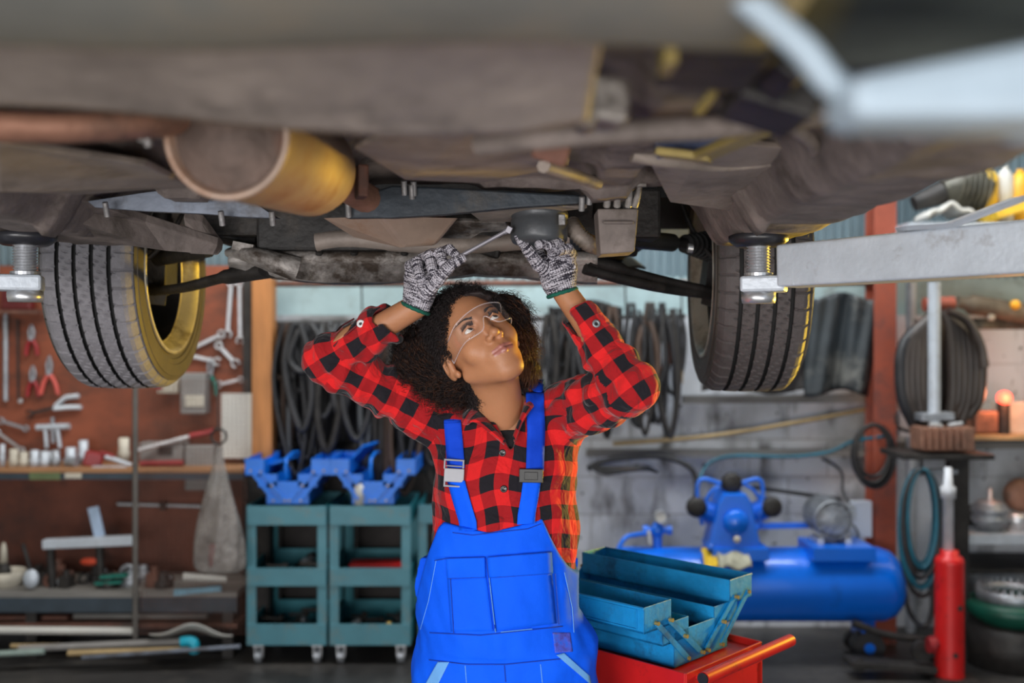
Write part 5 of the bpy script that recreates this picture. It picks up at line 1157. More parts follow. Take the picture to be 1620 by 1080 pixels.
# low shelf stock
zz = zl + .003
t = thing('clamp_bar', 'pale flat clamp bar with an upright blue strip on the low shelf', 'clamp', P(140, 870, 4.85))
MB().beam(P(70, 860, 4.85), P(212, 854, 4.85), .05, .045).build('bar', m_silver, t, bevel=.004); MB().beam(P(158, 848, 4.87), P(147, 802, 4.87), .05, .012, up=(0, 1, 0)).build('upright', M('pale_blue', (.35, .45, .6), .5), t)
mb = MB(); mb.tube([P(80, 866, 4.86), P(84, 935, 4.86)], .02, 10); mb.build('foot', m_gunk, t); MB().tube([P(158, 862, 4.86), P(160, 935, 4.86)], .02, 10).build('foot', m_gunk, t)
t = thing('ladle', 'steel ladle with dark handle leaning on the low shelf', 'ladle', P(48, 925, 4.8)); MB().tube([P(36, 860, 4.80), P(48, 900, 4.80)], .01, 8).build('handle', m_gunk, t); MB().sphere(P(49, 915, 4.80), .042, 16, (.9, .5, 1.1)).build('bowl', m_silver, t)
o = MB().lathe([(0, 0), (.05, 0), (.085, .06), (.09, .10), (.08, .10), (.075, .06), (0, .01)], P(10, 934, 4.9), (0, 0, 1), 24).build('white_bowl', m_cream); T(o, 'off white bowl at the left end of the low shelf', 'bowl')
t = thing('bottle', 'dark bottle with cream neck at the left edge of the low shelf', 'bottle', P(6, 900, 4.95)); MB().lathe([(0, 0), (.035, 0), (.037, .10), (.02, .14), (0, .14)], P(6, 934, 4.97), (0, 0, 1), 18).build('body', m_gunk, t); MB().lathe([(0, .14), (.018, .14), (.014, .21), (.006, .24), (0, .24)], P(6, 934, 4.97), (0, 0, 1), 16).build('neck', m_cream, t)
for px, w, c, lab in ((180, .12, m_green, 'upper green strip on the low shelf'), (172, .11, m_green, 'lower green strip on the low shelf')):
    y = 912 if 'upper' in lab else 922
    o = MB().beam(P(px - 20, y, 4.84), P(px + 22, y - 3, 4.84), .04, .012).build('green_strip', c); T(o, lab, 'strip')
random.seed(5)
for i in range(26):
    px = random.uniform(60, 210) if i < 20 else random.uniform(215, 270); s_ = random.uniform(.02, .05); Y_ = random.uniform(4.86, 5.05)
    c = Vector((P(px, 0, Y_).x, Y_, zz + s_ * .8)); mb = MB()
    if i % 3 == 0: mb.lathe([(0, -s_ * .8), (s_, -s_ * .8), (s_, -s_ * .1), (s_ * .6, 0), (s_ * .6, s_ * .8), (s_ * .4, s_ * .8), (s_ * .4, -.01), (0, -.01)], c, (0, 0, 1), 14)
    elif i % 3 == 1: mb.tube(arc(c, s_ * .75, 0, 2 * PI, (1, 0, .1), (0, .2, 1), 12)[:-1], s_ * .3, 8, closed=True)
    else: mb.box(c, (s_ * 1.6, s_ * 1.4, s_ * 1.5), (0, 0, random.uniform(0, 2))); mb.cyl(c, c + Vector((0, 0, s_ * 1.4)), s_ * .4, 10)
    o = mb.build('machine_part', [m_gunk, m_steeld, m_gunk, m_rust][i % 4], bevel=.003); T(o, 'small oily machine part lying on the low shelf at left', 'machine part', 'machine parts on the low shelf')
o = MB().sphere(P(142, 888, 4.95), .03, 12, (1.6, 1, .6)).build('orange_rag', M('orange', (.55, .06, .02), .7)); T(o, 'small orange lump among dark parts on the low shelf', 'rag')
o = MB().tube([P(290, 912, 4.76), P(358, 916, 4.80)], [.02, .013], 10).build('white_nozzle', m_white); T(o, 'white nozzle tube lying behind the mesh on the low shelf', 'tube')
o = MB().beam(P(275, 937, 4.765), P(350, 930, 4.80), .03, .025).build('blue_saw', M('pale_blue_strip', (.15, .32, .42), .5)); T(o, 'pale blue flat strip behind the mesh at the low shelf', 'strip')
# floor stock at left
def rod(name, p, q, r, mat, label, cat): o = MB().tube([p, q], r, 10).build(name, mat); return T(o, label, cat)
rod('white_pipe', P(-60, 996, 4.75), P(214, 998, 4.75), .018, m_white, 'long white pipe lying under the low shelf', 'pipe')
rod('grey_pipe', P(30, 1026, 4.62), P(290, 1014, 4.66), .016, m_greyb, 'grey pipe on the floor leading to the cyan elbow', 'pipe')
rod('yellow_pipe', P(108, 1033, 4.60), P(300, 1027, 4.62), .014, m_yell, 'yellow pipe lying on the floor at lower left', 'pipe')
rod('blue_grey_pipe', P(130, 1040, 4.56), P(380, 1022, 4.62), .010, m_brace, 'thin blue grey pipe in front of the yellow pipe', 'pipe')
rod('pale_green_pipe', P(-40, 1036, 4.58), P(70, 1030, 4.60), .014, M('pale_green', (.22, .28, .25), .6), 'pale green pipe on the floor at the left edge', 'pipe')
rod('brown_pipe', P(18, 1022, 4.70), P(120, 1021, 4.70), .012, m_yell, 'short tan pipe behind the grey pipe', 'pipe')
o = MB().tube(spline([P(287, 1015, 4.62), P(300, 1014, 4.62), P(307, 1018, 4.62), P(307, 1032, 4.62)]), .024, 12).build('pipe_elbow', M('cyan_plastic', (.0, .30, .42), .4)); T(o, 'bright cyan pipe elbow on the floor', 'pipe fitting')
mb = MB(); mb.grid(lambda u, v: P(236 + 132 * u, 1003 - 12 * math.sin(PI * u) * (1 - v) + 5 * math.sin(u * 9), 4.62 + .14 * v), 20, 4, True); o = mb.build('plastic_sheet', m_white, solid=.004); T(o, 'crumpled white plastic sheet on the floor by the mesh screen', 'sheet')
for i, (x0_, x1_, y, c, lab) in enumerate(((-60, 110, 975, m_rust, 'rusty timber plank lying under the low shelf, left one'), (120, 330, 972, m_grayw, 'grey timber plank lying under the low shelf'), (5, 56, 989, m_silver, 'short silver channel lying above the white pipe'), (140, 190, 984, m_grayw, 'short grey offcut lying above the white pipe'))):
    o = MB().beam(P(x0_, y, 4.88), P(x1_, y, 4.88), .06, .02).build('plank', c); T(o, lab, 'plank')
# ------------------------------------------------------------ trolleys with blue cantilever boxes
def cantilever(t, C, ux, uy, L, W, H, mats, handle=True):
    C = Vector(C); ux = Vector(ux); uy = Vector(uy); uz = Vector((0, 0, 1)); R = Matrix((ux, uy, uz)).transposed()
    q = lambda x, y, z: C + ux * x + uy * y + uz * z
    def tray(name, y, z, w, h, mat, th=.003, open_=True):
        mb = MB(); mb.box(q(0, y, z + th), (L, w, th * 2), R)
        for s in (-1, 1): mb.box(q(0, y + s * (w / 2 - th / 2), z + h / 2), (L, th, h), R); mb.box(q(s * (L / 2 - th / 2), y, z + h / 2), (th, w, h), R)
        mb.box(q(0, y + (w / 2) * (1 if y > 0 else -1), z + h - .004), (L, .006, .006), R)
        return mb.build(name, mat, t, bevel=.0012)
    tray('bottom_tray', 0, 0, W, H * .50, mats)
    for s in (-1, 1):
        m_ = tray('middle_tray', s * W * .47, H * .36, W * .46, H * .30, mats)
        u_ = tray('upper_tray', s * W * .78, H * .62, W * .46, H * .36, mats)
        # pressed rib frame on the outer face and lid
        mb = MB(); yo = s * (W * 1.01 + .002)
        for (xa, xb) in ((-L / 2 + .02, -.01), (.01, L / 2 - .02)):
            for z_ in (H * .67, H * .93): mb.box(q((xa + xb) / 2, yo, z_), (xb - xa, .003, .003), R)
            for x_ in (xa, xb): mb.box(q(x_, yo, H * .8), (.003, .003, H * .26), R)
        mb.build('pressed_rib', mats, u_)
        for e in (-1, 1):
            mb = MB(); xe = e * (L / 2 + .004)
            mb.beam(q(xe, s * W * .05, H * .10), q(xe, s * W * .62, H * .72), .004, .014, up=uy); mb.beam(q(xe + e * .005, s * W * .32, H * .10), q(xe + e * .005, s * W * .86, H * .74), .004, .014, up=uy)
            mb.build('link_arm', mats, t)
            for (yy, z_) in ((.05, .1), (.62, .72), (.32, .1), (.86, .74), (.36, .42)): MB().cyl(q(xe + e * .002, s * W * yy, H * z_), q(xe + e * .012, s * W * yy, H * z_), .005, 8).build('rivet', m_ochre, t)
    if handle: MB().tube(spline([q(-L * .42, W * .06, H * .55), q(-L * .42, W * .06, H * .98), q(L * .42, W * .06, H * .98), q(L * .42, W * .06, H * .55)], 2), .008, 8).build('carry_handle', mats, t)
def trolley(x0_, x1_, label, ytop=800, ybot=1020, Yf=4.68, depth=.44):
    a = P(x0_, ytop, Yf); b = P(x1_, ybot, Yf); w = b.x - a.x; h = a.z - b.z; cx_ = (a.x + b.x) / 2
    t = thing('tool_trolley', label, 'trolley', (cx_, Yf + depth / 2, 0))
    pw = .045
    for (sx, sy) in ((-1, 0), (1, 0), (-1, 1), (1, 1)): MB().box((cx_ + sx * (w / 2 - pw / 2), Yf + (depth if sy else 0) + (-.004 if sy else .004), b.z + h / 2), (pw, .008, h)).build('corner_post', m_teal if not sy else m_teald, t, bevel=.002)
    for z_, hh, nm in ((a.z - .045, .09, 'top_tray'), (b.z + h * .49, .085, 'middle_tray'), (b.z + .05, .10, 'bottom_tray')):
        mb = MB(); mb.box((cx_, Yf + depth / 2, z_ - hh / 2 + .004), (w - .01, depth, .006))
        mb.box((cx_, Yf - .003, z_), (w - .004, .006, hh)); mb.build(nm, m_teal, t, bevel=.0015)
        mb = MB(); mb.box((cx_, Yf + depth, z_), (w - .02, .006, hh))
        for s in (-1, 1): mb.box((cx_ + s * (w / 2 - .004), Yf + depth / 2, z_), (.005, depth, hh))
        mb.build('tray_sides', m_teald, t)
    for sx in (-1, 1):
        for sy in (0, 1):
            c = Vector((cx_ + sx * (w / 2 - .05), Yf + .04 + sy * (depth - .08), .036)); cs_ = MB().cyl(c - Vector((.014, 0, 0)), c + Vector((.014, 0, 0)), .036, 20).build('caster', m_steeld, t)
            mb = MB(); mb.box(c + Vector((.018, 0, .02)), (.004, .03, .055)); mb.box(c + Vector((-.018, 0, .02)), (.004, .03, .055)); mb.box(c + Vector((0, 0, .048)), (.05, .05, .006)); mb.build('fork', m_steel, cs_)
    return t, cx_, a.z, w, [a.z - .045 - .04, b.z + h * .49 - .035, b.z + .01]
tr1 = trolley(390, 517, 'teal two shelf tool trolley nearest the plastic bag')
tr2 = trolley(521, 650, 'teal tool trolley with a red case on its middle shelf')
tr3 = trolley(661, 790, 'teal tool trolley mostly hidden behind the person', ytop=798, Yf=4.80)
for (tr, lab) in ((tr1, 'bright blue open cantilever toolbox on the trolley nearest the bag'), (tr2, 'bright blue open cantilever toolbox behind the white spray can')):
    t = thing('cantilever_toolbox', lab, 'toolbox', (tr[1], 4.85, tr[2])); cantilever(t, (tr[1] + (.0 if tr is tr1 else .01), 4.87, tr[2] + .002), (0, 1, 0), (-1, 0, 0), .34, .20, .22, m_tbox)
    ox = tr[1] - .12; MB().beam((ox - (.06 if tr is tr1 else 0), 4.95, tr[2] + .16), (ox + .10, 4.93, tr[2] + (.20 if tr is tr1 else .27)), .30, .010).build('lid', m_tbox, t)
# lid leaning
o = MB().beam(P(402, 770, 4.95), P(455, 742, 4.95), .04, .05).build('blue_lid', m_tbox); bpy.data.objects.remove(o)
o = MB().beam(P(540, 770, 4.98), P(572, 718, 4.98), .3, .012, up=(0, 1, 0), w2=.25).build('blue_lid', m_tbox); bpy.data.objects.remove(o)
t = thing('spray_can', 'white spray can on the trolley between the blue toolboxes', 'can', P(569, 800, 4.69)); MB().lathe([(0, 0), (.026, 0), (.026, .085), (.018, .10), (0, .10)], (P(569, 0, 4.715).x, 4.715, tr2[2] + .001), (0, 0, 1), 20).build('can', m_white, t); MB().lathe([(0, .10), (.012, .10), (.01, .13), (0, .13)], (P(569, 0, 4.715).x, 4.715, tr2[2] + .001), (0, 0, 1), 14).build('nozzle', m_tbox, t)
random.seed(2)
for tr, lev, n_, grp in ((tr1, 1, 16, 'oily small parts on the middle shelf of the left trolley'), (tr1, 2, 18, 'oily small parts on the bottom shelf of the left trolley'), (tr2, 2, 18, 'oily small parts on the bottom shelf of the red case trolley')):
    for i in range(n_):
        s_ = random.uniform(.012, .03); c = Vector((tr[1] + random.uniform(-.12, .12), 4.68 + random.uniform(.06, .32), tr[4][lev] + s_ + .05 * (i % 3 == 0)))
        mb = MB()
        if i % 2: mb.lathe([(0, -s_), (s_, -s_), (s_, 0), (s_ * .6, .004), (s_ * .6, s_), (0, s_)], c, (random.random(), random.random(), 1), 12)
        else: mb.tube([c - Vector((s_ * 2, 0, 0)), c + Vector((s_ * 2, random.uniform(-.02, .02), .0))], s_ * .4, 8); mb.sphere(c + Vector((s_ * 2, 0, 0)), s_ * .7, 8)
        o = mb.build('small_part', [m_gunk, m_steeld, m_gunk, m_gunk][i % 4]); T(o, 'small part among the ' + grp, 'part', grp)
o = MB().box((tr2[1] + .01, 4.86, tr2[4][1] + .045), (.27, .12, .05), (0, 0, .04)).build('red_case', m_red, bevel=.012); T(o, 'red case lying on the middle shelf of a teal trolley', 'case')
o = MB().lathe([(0, 0), (.022, 0), (.022, .02), (.012, .03), (.012, .05), (0, .05)], (P(615, 0, 4.75).x, 4.75, tr2[4][2] + .03), (0, 0, 1), 16).build('brass_fitting', M('brass', (.6, .38, .08), .3, .8)); T(o, 'yellow brass fitting on the bottom shelf beside the spring', 'fitting')
# ------------------------------------------------------------ hanging hoses, cables and belts
random.seed(21)
m_c = [m_black, m_gunk, m_black, M('dark_grey_hose', (.03, .03, .033), .5), M('brown_hose', (.05, .028, .018), .6), M('grey_cable', (.07, .075, .08), .5)]
rail = MB().tube([P(428, 449, 5.1), P(1380, 447, 5.1)], .016, 10).build('wall_rail', m_rust); T(rail, 'thin rust brown pipe running high along the back wall', 'pipe')
def loop(px, ytop, ybot, w, Y, r, mat, label, cat, grp, name='hanging_hose'):
    xm = random.uniform(-.35, .35) * w; pts = [P(px - w * .15, ytop, Y), P(px - w * .5, ytop + (ybot - ytop) * .35, Y - .02), P(px - w * .5 + xm, ytop + (ybot - ytop) * .75, Y - .03), P(px + xm, ybot, Y - .03), P(px + w * .5 + xm * .5, ytop + (ybot - ytop) * .7, Y - .03), P(px + w * .5, ytop + (ybot - ytop) * .3, Y - .02), P(px + w * .15, ytop, Y)]
    o = MB().tube(spline(pts, 5), r, 8).build(name, mat); return T(o, label, cat, grp)
for i in range(46):
    px = random.uniform(438, 690); yt_ = 512; loop(px, yt_, random.uniform(580, 790), random.uniform(6, 44), random.uniform(4.96, 5.12), random.uniform(.008, .020), m_c[i % 6], 'dark hose hanging in the tangle between the wooden post and the person', 'hose', 'hoses hanging behind the trolleys')
for i in range(44):
    px = random.uniform(860, 1072); yt_ = random.uniform(478, 530); loop(px, yt_, random.uniform(600, 700) if px > 960 else random.uniform(560, 720), random.uniform(8, 30), random.uniform(4.96, 5.18), random.uniform(.006, .016), m_c[i % 5], 'dark belt or cable loop hanging on the pale wall right of the person', 'cable', 'cables hanging right of the person')
rr_ = MB().tube([P(430, 512, 5.14), P(1085, 500, 5.14)], .012, 8).build('hook_rail', m_gunk); T(rr_, 'thin dark rail from which the hoses hang', 'rail')
for px, y0_, y1_, lab in ((572, 448, 512, 'short olive strap hanging left of the striped glove'), (989, 448, 522, 'short dark strap with yellow tip right of the gloved hand'), (1078, 448, 606, 'long dark strap with yellow edge beside the right tyre')):
    t = thing('hanging_strap', lab, 'strap', P(px, y0_, 5.08)); MB().tube([P(px, y0_, 5.08), P(px + 1, y1_ - 20, 5.08)], .011, 8, flat=.4).build('webbing', m_gunk, t); MB().tube([P(px + 1, y1_ - 20, 5.08), P(px + 2, y1_, 5.08)], .009, 8, flat=.4).build('tip', m_yell, t)
o = MB().tube(arc(P(1045, 560, 5.05), .05, 0, 2 * PI, (1, 0, 0), (0, 0, 1.5), 20)[:-1], .012, 8, closed=True).build('brown_ring', m_rust); T(o, 'rust brown ring hanging among the cables', 'ring')
for i in range(12):
    px = random.uniform(438, 520); c = P(px, 786 - 32 * (i // 6), 5.16); o = MB().box(c, (random.uniform(.03, .08), .06, random.uniform(.05, .12)), (0, random.uniform(-.4, .4), 0)).build('dark_box', [m_gunk, m_steeld, m_gunk][i % 3], bevel=.006); T(o, 'dark greasy box stacked behind the left trolley toolbox', 'box', 'greasy boxes behind the trolleys')
sh_ = thing('parts_rack', 'dark steel rack behind the teal trolleys', 'rack', P(550, 990, 5.0))
mb = MB()
for y in (795, 880, 960): box_px(mb, 436, y, 700, y + 6, 5.135, .08)
mb.build('shelf_boards', m_gunk, sh_)
for x in (438, 560, 696): box_px(MB(), x, 700, x + 6, 985, 5.135, .02).build('upright', m_gunk, sh_)
# ------------------------------------------------------------ right hand wall
for (x0_, y0_, x1_, y1_, w, lab, m_) in ((1080, 632, 1384, 630, .04, 'grey timber rail on the wall under the dark tarpaulin', m_grayw), (928, 716, 1384, 716, .035, 'long grey timber rail above the compressor', m_grayw), (1420, 705, 1660, 703, .035, 'grey timber rail right of the red column', m_grayw)):
    o = MB().beam(P(x0_, y0_, 5.25), P(x1_, y1_, 5.25), .06, w).build('wall_timber', m_); T(o, lab, 'rail')
o = MB().tube(spline([P(970, 702, 5.2), P(1120, 690, 5.2), P(1260, 668, 5.2), P(1383, 645, 5.2)]), .012, 8).build('yellow_conduit', m_yell); T(o, 'long yellow brown conduit slanting up across the white wall', 'conduit')
def drape(name, x0_, x1_, y0_, y1_, Y, mat, label, cat, seed=1, amp=.03):
    mb = MB(); mb.grid(lambda u, v: P(x0_ + (x1_ - x0_) * u, y0_ + (y1_ - y0_) * v + 6 * math.sin(u * 7 + seed), Y + amp * math.sin(u * 11 + seed + v * 2) * (.4 + v) + amp * .5 * math.sin(u * 23 + v * 5)), 40, 20, True); o = mb.build(name, mat, solid=.006); return T(o, label, cat)
drape('tarpaulin', 1272, 1384, 468, 622, 5.1, M('dark_tarp', (.022, .028, .032), .55, 0, .5, 4, dirt=(.12, .12, .11), cov=.42, dscale=5), 'dark folded tarpaulin hanging left of the red column', 'tarpaulin')
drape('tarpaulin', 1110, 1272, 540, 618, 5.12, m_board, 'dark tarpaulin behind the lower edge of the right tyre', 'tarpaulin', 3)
col = thing('steel_column', 'red oxide painted steel column left of the hanging belts', 'column', (P(1400, 0, 5.05).x, 5.05, 0))
cxx = P(1400, 0, 5.0).x; mb = MB(); mb.box((cxx, 5.0, 2.0), (.112, .012, 4.0)); mb.box((cxx, 5.12, 2.0), (.112, .012, 4.0)); mb.box((cxx, 5.06, 2.0), (.01, .12, 4.0)); mb.build('i_beam', m_redcol, col, bevel=.002)
o = MB().tube(spline([P(930, 742, 5.12), P(960, 728, 5.1), P(1040, 722, 5.1), P(1090, 738, 5.08), P(1102, 770, 5.05), P(1095, 800, 4.95)]), .014, 8).build('black_hose', m_black); T(o, 'black hose arching from behind the person to the compressor', 'hose')
o = MB().tube(spline([P(1100, 800, 4.98), P(1112, 745, 5.1), P(1150, 722, 5.15), P(1250, 722, 5.15), P(1310, 715, 5.15), P(1350, 698, 5.12), P(1400, 690, 4.95)]), .009, 8).build('teal_cable', m_tealh); T(o, 'teal hose running along the timber rail to the red column', 'hose')
o = MB().tube(spline([P(1300, 725, 5.18), P(1330, 745, 5.18), P(1334, 780, 5.15), P(1350, 800, 5.1)]), .007, 8).build('black_cable', m_black); T(o, 'thin black cable dropping to the compressor motor', 'cable')
for i in range(14):
    o = MB().tube(spline([P(930 + 8 * i, 735 + i, 5.1), P(960 + 10 * i, 750 - i * 2, 5.08), P(1010 + 5 * i, 735 + i * 2, 5.1)]), .008, 8).build('grey_hose', m_c[i % 6]) if i < 7 else None
    if o and i < 7: T(o, 'hose lying on the wall rail just right of the person', 'hose', 'hoses on the rail right of the person')
drape('dark_backing_cloth', 440, 560, 512, 700, 5.2, M('black_cloth', (.012, .011, .011), .9, 0, .4, 6), 'black backing cloth added to darken behind the hoses next to the wooden post', 'cloth', 2, .015)  # added dark sheet, darkens the gaps between the hoses
drape('dark_backing_cloth', 560, 690, 512, 720, 5.2, bpy.data.materials['black_cloth'], 'black backing cloth added to darken behind the hoses nearest the person', 'cloth', 5, .015)  # second dark sheet added for the same darkening
drape('dark_backing_cloth', 868, 985, 480, 655, 5.24, bpy.data.materials['black_cloth'], 'black cloth behind the cables right of the person', 'cloth', 7, .015)
drape('rubber_sheet', 1446, 1536, 500, 694, 4.86, m_beltb, 'dark brown rubber sheet hanging behind the belts', 'rubber sheet', 7, .03)
# compressor
YC = 4.78; tc_ = P(1190, 923, YC); Rt = .175
cp = thing('air_compressor', 'bright blue air compressor with long tank before the white wall', 'compressor', (tc_.x, YC, 0))
xa, xb = P(945, 0, YC).x, P(1430, 0, YC).x
MB().lathe([(0, 0), (Rt * .35, .012), (Rt * .7, .035), (Rt * .9, .07), (Rt, .12), (Rt, xb - xa - .12), (Rt * .9, xb - xa - .07), (Rt * .7, xb - xa - .035), (Rt * .35, xb - xa - .012), (0, xb - xa)], (xa, YC, tc_.z), (1, 0, 0), 48).build('tank', m_comp, cp)
zt_ = tc_.z + Rt
MB().box((P(1318, 0, YC).x, YC - .04, zt_ + .0), (.29, .26, .065)).build('motor_plate', m_comp, cp, bevel=.004)
MB().box((P(1160, 0, YC).x, YC - .04, zt_ + .0), (.26, .26, .06)).build('pump_plate', m_comp, cp, bevel=.004)
pc = P(1157, 830, YC - .06)
mb = MB(); mb.prism([(-.13, -.10), (.13, -.10), (.115, -.07), (.075, .12), (.05, .16), (-.05, .16), (-.075, .12), (-.115, -.07)], pc + Vector((0, .09, 0)), (1, 0, 0), (0, 0, 1), .18); mb.build('crankcase', m_comp, cp, bevel=.008)
MB().lathe([(0, 0), (.055, 0), (.06, .01), (.05, .03), (0, .03)], pc + Vector((0, -.09, .03)), (0, -1, 0), 28).build('crank_cover', m_comp, cp)
MB().lathe([(0, 0), (.017, 0), (.015, .012), (0, .012)], pc + Vector((0, -.115, -.045)), (0, -1, 0), 16).build('sight_glass', m_cream, cp)
for (px, py, dx, dz) in ((1155, 762, 0, 1), (1100, 800, -1, .45), (1218, 800, 1, .45)):
    hc = P(px, py, YC - .05); dr = Vector((dx, 0, dz)).normalized()
    mb = MB(); base = hc - dr * .09
    pr = []
    for i in range(8): pr += [(.05, i * .012), (.05, i * .012 + .005), (.038, i * .012 + .006), (.038, i * .012 + .011)]
    MB().lathe([(0, 0)] + pr + [(0, .096)], base, dr, 24).build('cylinder', m_comp, cp)
    MB().lathe([(0, -.03), (.03, -.03), (.046, -.02), (.05, 0), (.046, .02), (.03, .03), (0, .03)], hc + Vector((0, -.03, .0)), (0, 1, 0), 24).build('cylinder_head', m_gunk, cp)
for s in (-1, 1): MB().tube(spline([P(1155 + s * 15, 765, YC - .08), P(1155 + s * 45, 758, YC - .08), P(1155 + s * 52, 780, YC - .08), P(1155 + s * 44, 830, YC - .08)]), .010, 8).build('cooling_pipe', m_comp, cp)
MB().lathe([(.135, -.02), (.15, -.02), (.15, .02), (.135, .02)], P(1160, 808, YC + .14), (0, 1, 0), 40, closed=True).build('flywheel', m_comp, cp)
mb = MB(); mb.box(P(1160, 808, YC + .14), (.28, .02, .03)); mb.box(P(1160, 808, YC + .14), (.03, .02, .28)); mb.build('flywheel_spokes', m_comp, cp)
MB().beam(P(1190, 770, YC + .15), P(1330, 790, YC + .15), .012, .02).build('drive_belt', m_black, cp); MB().beam(P(1180, 832, YC + .15), P(1310, 830, YC + .15), .03, .025).build('belt_guard', m_comp, cp)
mb = MB(); 
for k in range(9): mb.tube([P(1190 + 2 * k, 768 + 6 * k, YC + .17), P(1320, 785 + 5 * k, YC + .17)], .002, 4)
mb.build('guard_wires', m_steeld, cp)
mc = P(1319, 822, YC - .08)
mb = MB(); 
for k in range(24):
    t_ = 2 * PI * k / 24; mb.box(mc + Vector((math.cos(t_) * .083, .12, math.sin(t_) * .083)), (.014, .2, .003), (0, -t_, 0))
mb.lathe([(0, 0), (.078, 0), (.082, .02), (.082, .22), (0, .22)], mc, (0, 1, 0), 32); mb.build('motor', m_steeld, cp)
mb = MB(); mb.lathe([(.086, 0), (.09, .0), (.09, .04), (.084, .04)], mc + Vector((0, -.01, 0)), (0, 1, 0), 32, closed=True)
for rr__ in (.02, .035, .05, .065): mb.tube(arc(mc + Vector((0, -.012, 0)), rr__, 0, 2 * PI, (1, 0, 0), (0, 0, 1), 28)[:-1], .003, 5, closed=True)
for k in range(12): t_ = PI * k / 6; mb.tube([mc + Vector((math.cos(t_) * .015, -.014, math.sin(t_) * .015)), mc + Vector((math.cos(t_) * .084, -.012, math.sin(t_) * .084))], .002, 4)
mb.build('fan_grille', m_steeld, cp)
for s in (-1, 1): MB().box(mc + Vector((s * .065, .05, -.10)), (.03, .14, .03)).build('motor_foot', m_steel, cp, bevel=.003)
MB().box(mc + Vector((.10, .1, .02)), (.05, .09, .07)).build('terminal_box', m_steeld, cp, bevel=.004)
t = thing('control_box', 'white electrical box on the wall beside the compressor motor', 'box', P(1363, 850, 4.98)); box_px(MB(), 1349, 793, 1380, 850, 4.98, .05).build('box', M('white_box', (.55, .6, .68), .5, 0, .05), t, bevel=.004); MB().tube(spline([P(1350, 830, 4.97), P(1358, 845, 4.96), P(1352, 860, 4.95)]), .005, 6).build('cable', m_black, t)
# regulator and gauge
rg = P(1040, 845, YC)
mb = MB(); mb.cyl(Vector((rg.x, YC, zt_ - .01)), Vector((rg.x, YC, rg.z + .03)), .022, 14); mb.sphere(rg + Vector((-.0, 0, .02)), .032, 14, (1, 1, 1.3)); mb.cyl(rg + Vector((-.06, 0, .02)), rg + Vector((.06, 0, .02)), .016, 12); mb.cyl(rg + Vector((-.07, 0, .02)), rg + Vector((-.045, 0, .02)), .024, 12); mb.cyl(rg + Vector((.045, 0, .02)), rg + Vector((.068, 0, .02)), .022, 12); mb.build('regulator', m_comp, cp)
gc = P(1045, 817, YC - .03); MB().lathe([(0, 0), (.03, 0), (.031, .02), (.027, .022), (0, .016)], gc + Vector((0, .012, 0)), (0, -1, 0), 24).build('gauge', m_white, cp); MB().tube(arc(gc + Vector((0, -.008, 0)), .029, 0, 2 * PI, (1, 0, 0), (0, 0, 1), 24)[:-1], .004, 6, closed=True).build('gauge_rim', m_steeld, cp)
MB().tube(spline([P(978, 868, YC - .1), P(990, 850, YC - .08), P(1010, 845, YC - .04), P(1035, 842, YC)]), .011, 8).build('outlet_pipe', m_comp, cp); MB().tube([P(1026, 840, YC - .04), P(1029, 860, YC - .04)], .009, 8).build('valve_lever', m_white, cp)
for x in (1365, 1010):
    wc = Vector((P(x, 0, YC).x, YC - .04, .075)); MB().box((wc.x, YC, (tc_.z - Rt + .12) / 2 + .03), (.06, .16, .14)).build('foot_bracket', m_comp, cp)
    w_ = MB().cyl(wc - Vector((0, .02, 0)) + Vector((0, -.03, 0)), wc + Vector((0, .02, 0)), .075, 28).build('wheel', m_black, cp); MB().cyl(wc + Vector((0, -.056, 0)), wc + Vector((0, -.049, 0)), .025, 18).build('hub', m_comp, w_)
    MB().cyl(Vector((wc.x, YC + .10, .05)), Vector((wc.x, YC + .14, .05)), .05, 20).build('wheel', m_black, cp)
t = thing('cleaning_cloth', 'yellow and grey cloth lying on the compressor tank below the pump', 'cloth', P(1148, 885, YC - .16))
mb = MB(); mb.grid(lambda u, v: Vector((P(1112, 0, 4.62).x + .06 * u, YC - .10 - .12 * v, zt_ + .005 + .012 * math.sin(u * 5 + v * 4) - .05 * v ** 2 * 1.2)), 8, 10); mb.build('yellow_cloth', M('yellow_cloth', (.65, .42, .02), .8), t, solid=.006)
mb = MB(); mb.grid(lambda u, v: Vector((P(1134, 0, 4.62).x + .145 * u, YC - .11 - .125 * v, zt_ + .022 + .01 * math.sin(u * 9 + v * 6) - .07 * v ** 2)), 16, 10); mb.build('grey_cloth', M('grey_cloth', (.34, .33, .25), .9, 0, .3, 30), t, solid=.008)
# ------------------------------------------------------------ floor jack parts under the compressor and red hydraulic jack
fj = thing('floor_jack', 'low dark trolley jack on the floor between compressor and red cylinder', 'jack', P(1400, 1062, 4.5))
MB().tube(spline([P(1350, 985, 4.55), P(1400, 1003, 4.55), P(1470, 1012, 4.55)]), .017, 8).build('arm', m_gunk, fj)
MB().beam(P(1340, 1045, 4.52), P(1475, 1055, 4.52), .12, .03).build('frame', m_gunk, fj, bevel=.005)
for x, r_, y in ((1360, .03, 1053), (1460, .045, 1030)): c = P(x, y, 4.48); MB().cyl(c, c + Vector((0, .03, 0)), r_, 20).build('wheel', m_gunk, fj)
MB().cyl(P(1468, 1020, 4.45), P(1478, 1020, 4.45), .035, 14).build('red_knob', m_redg, fj)
YJ = 4.5; jx = P(1502, 0, YJ).x
rj = thing('hydraulic_jack', 'tall red hydraulic jack cylinder with silver ram at the right', 'jack', (jx, YJ, 0))
zj1 = P(0, 880, YJ).z
MB().lathe([(0, .0), (.062, .0), (.065, .01), (.063, .03), (.063, zj1 - .03), (.064, zj1 - .02), (.055, zj1), (.04, zj1 + .005), (.038, zj1 + .03), (0, zj1 + .03)], (jx, YJ, 0), (0, 0, 1), 36).build('cylinder', m_red, rj)
zr = P(0, 788, YJ).z
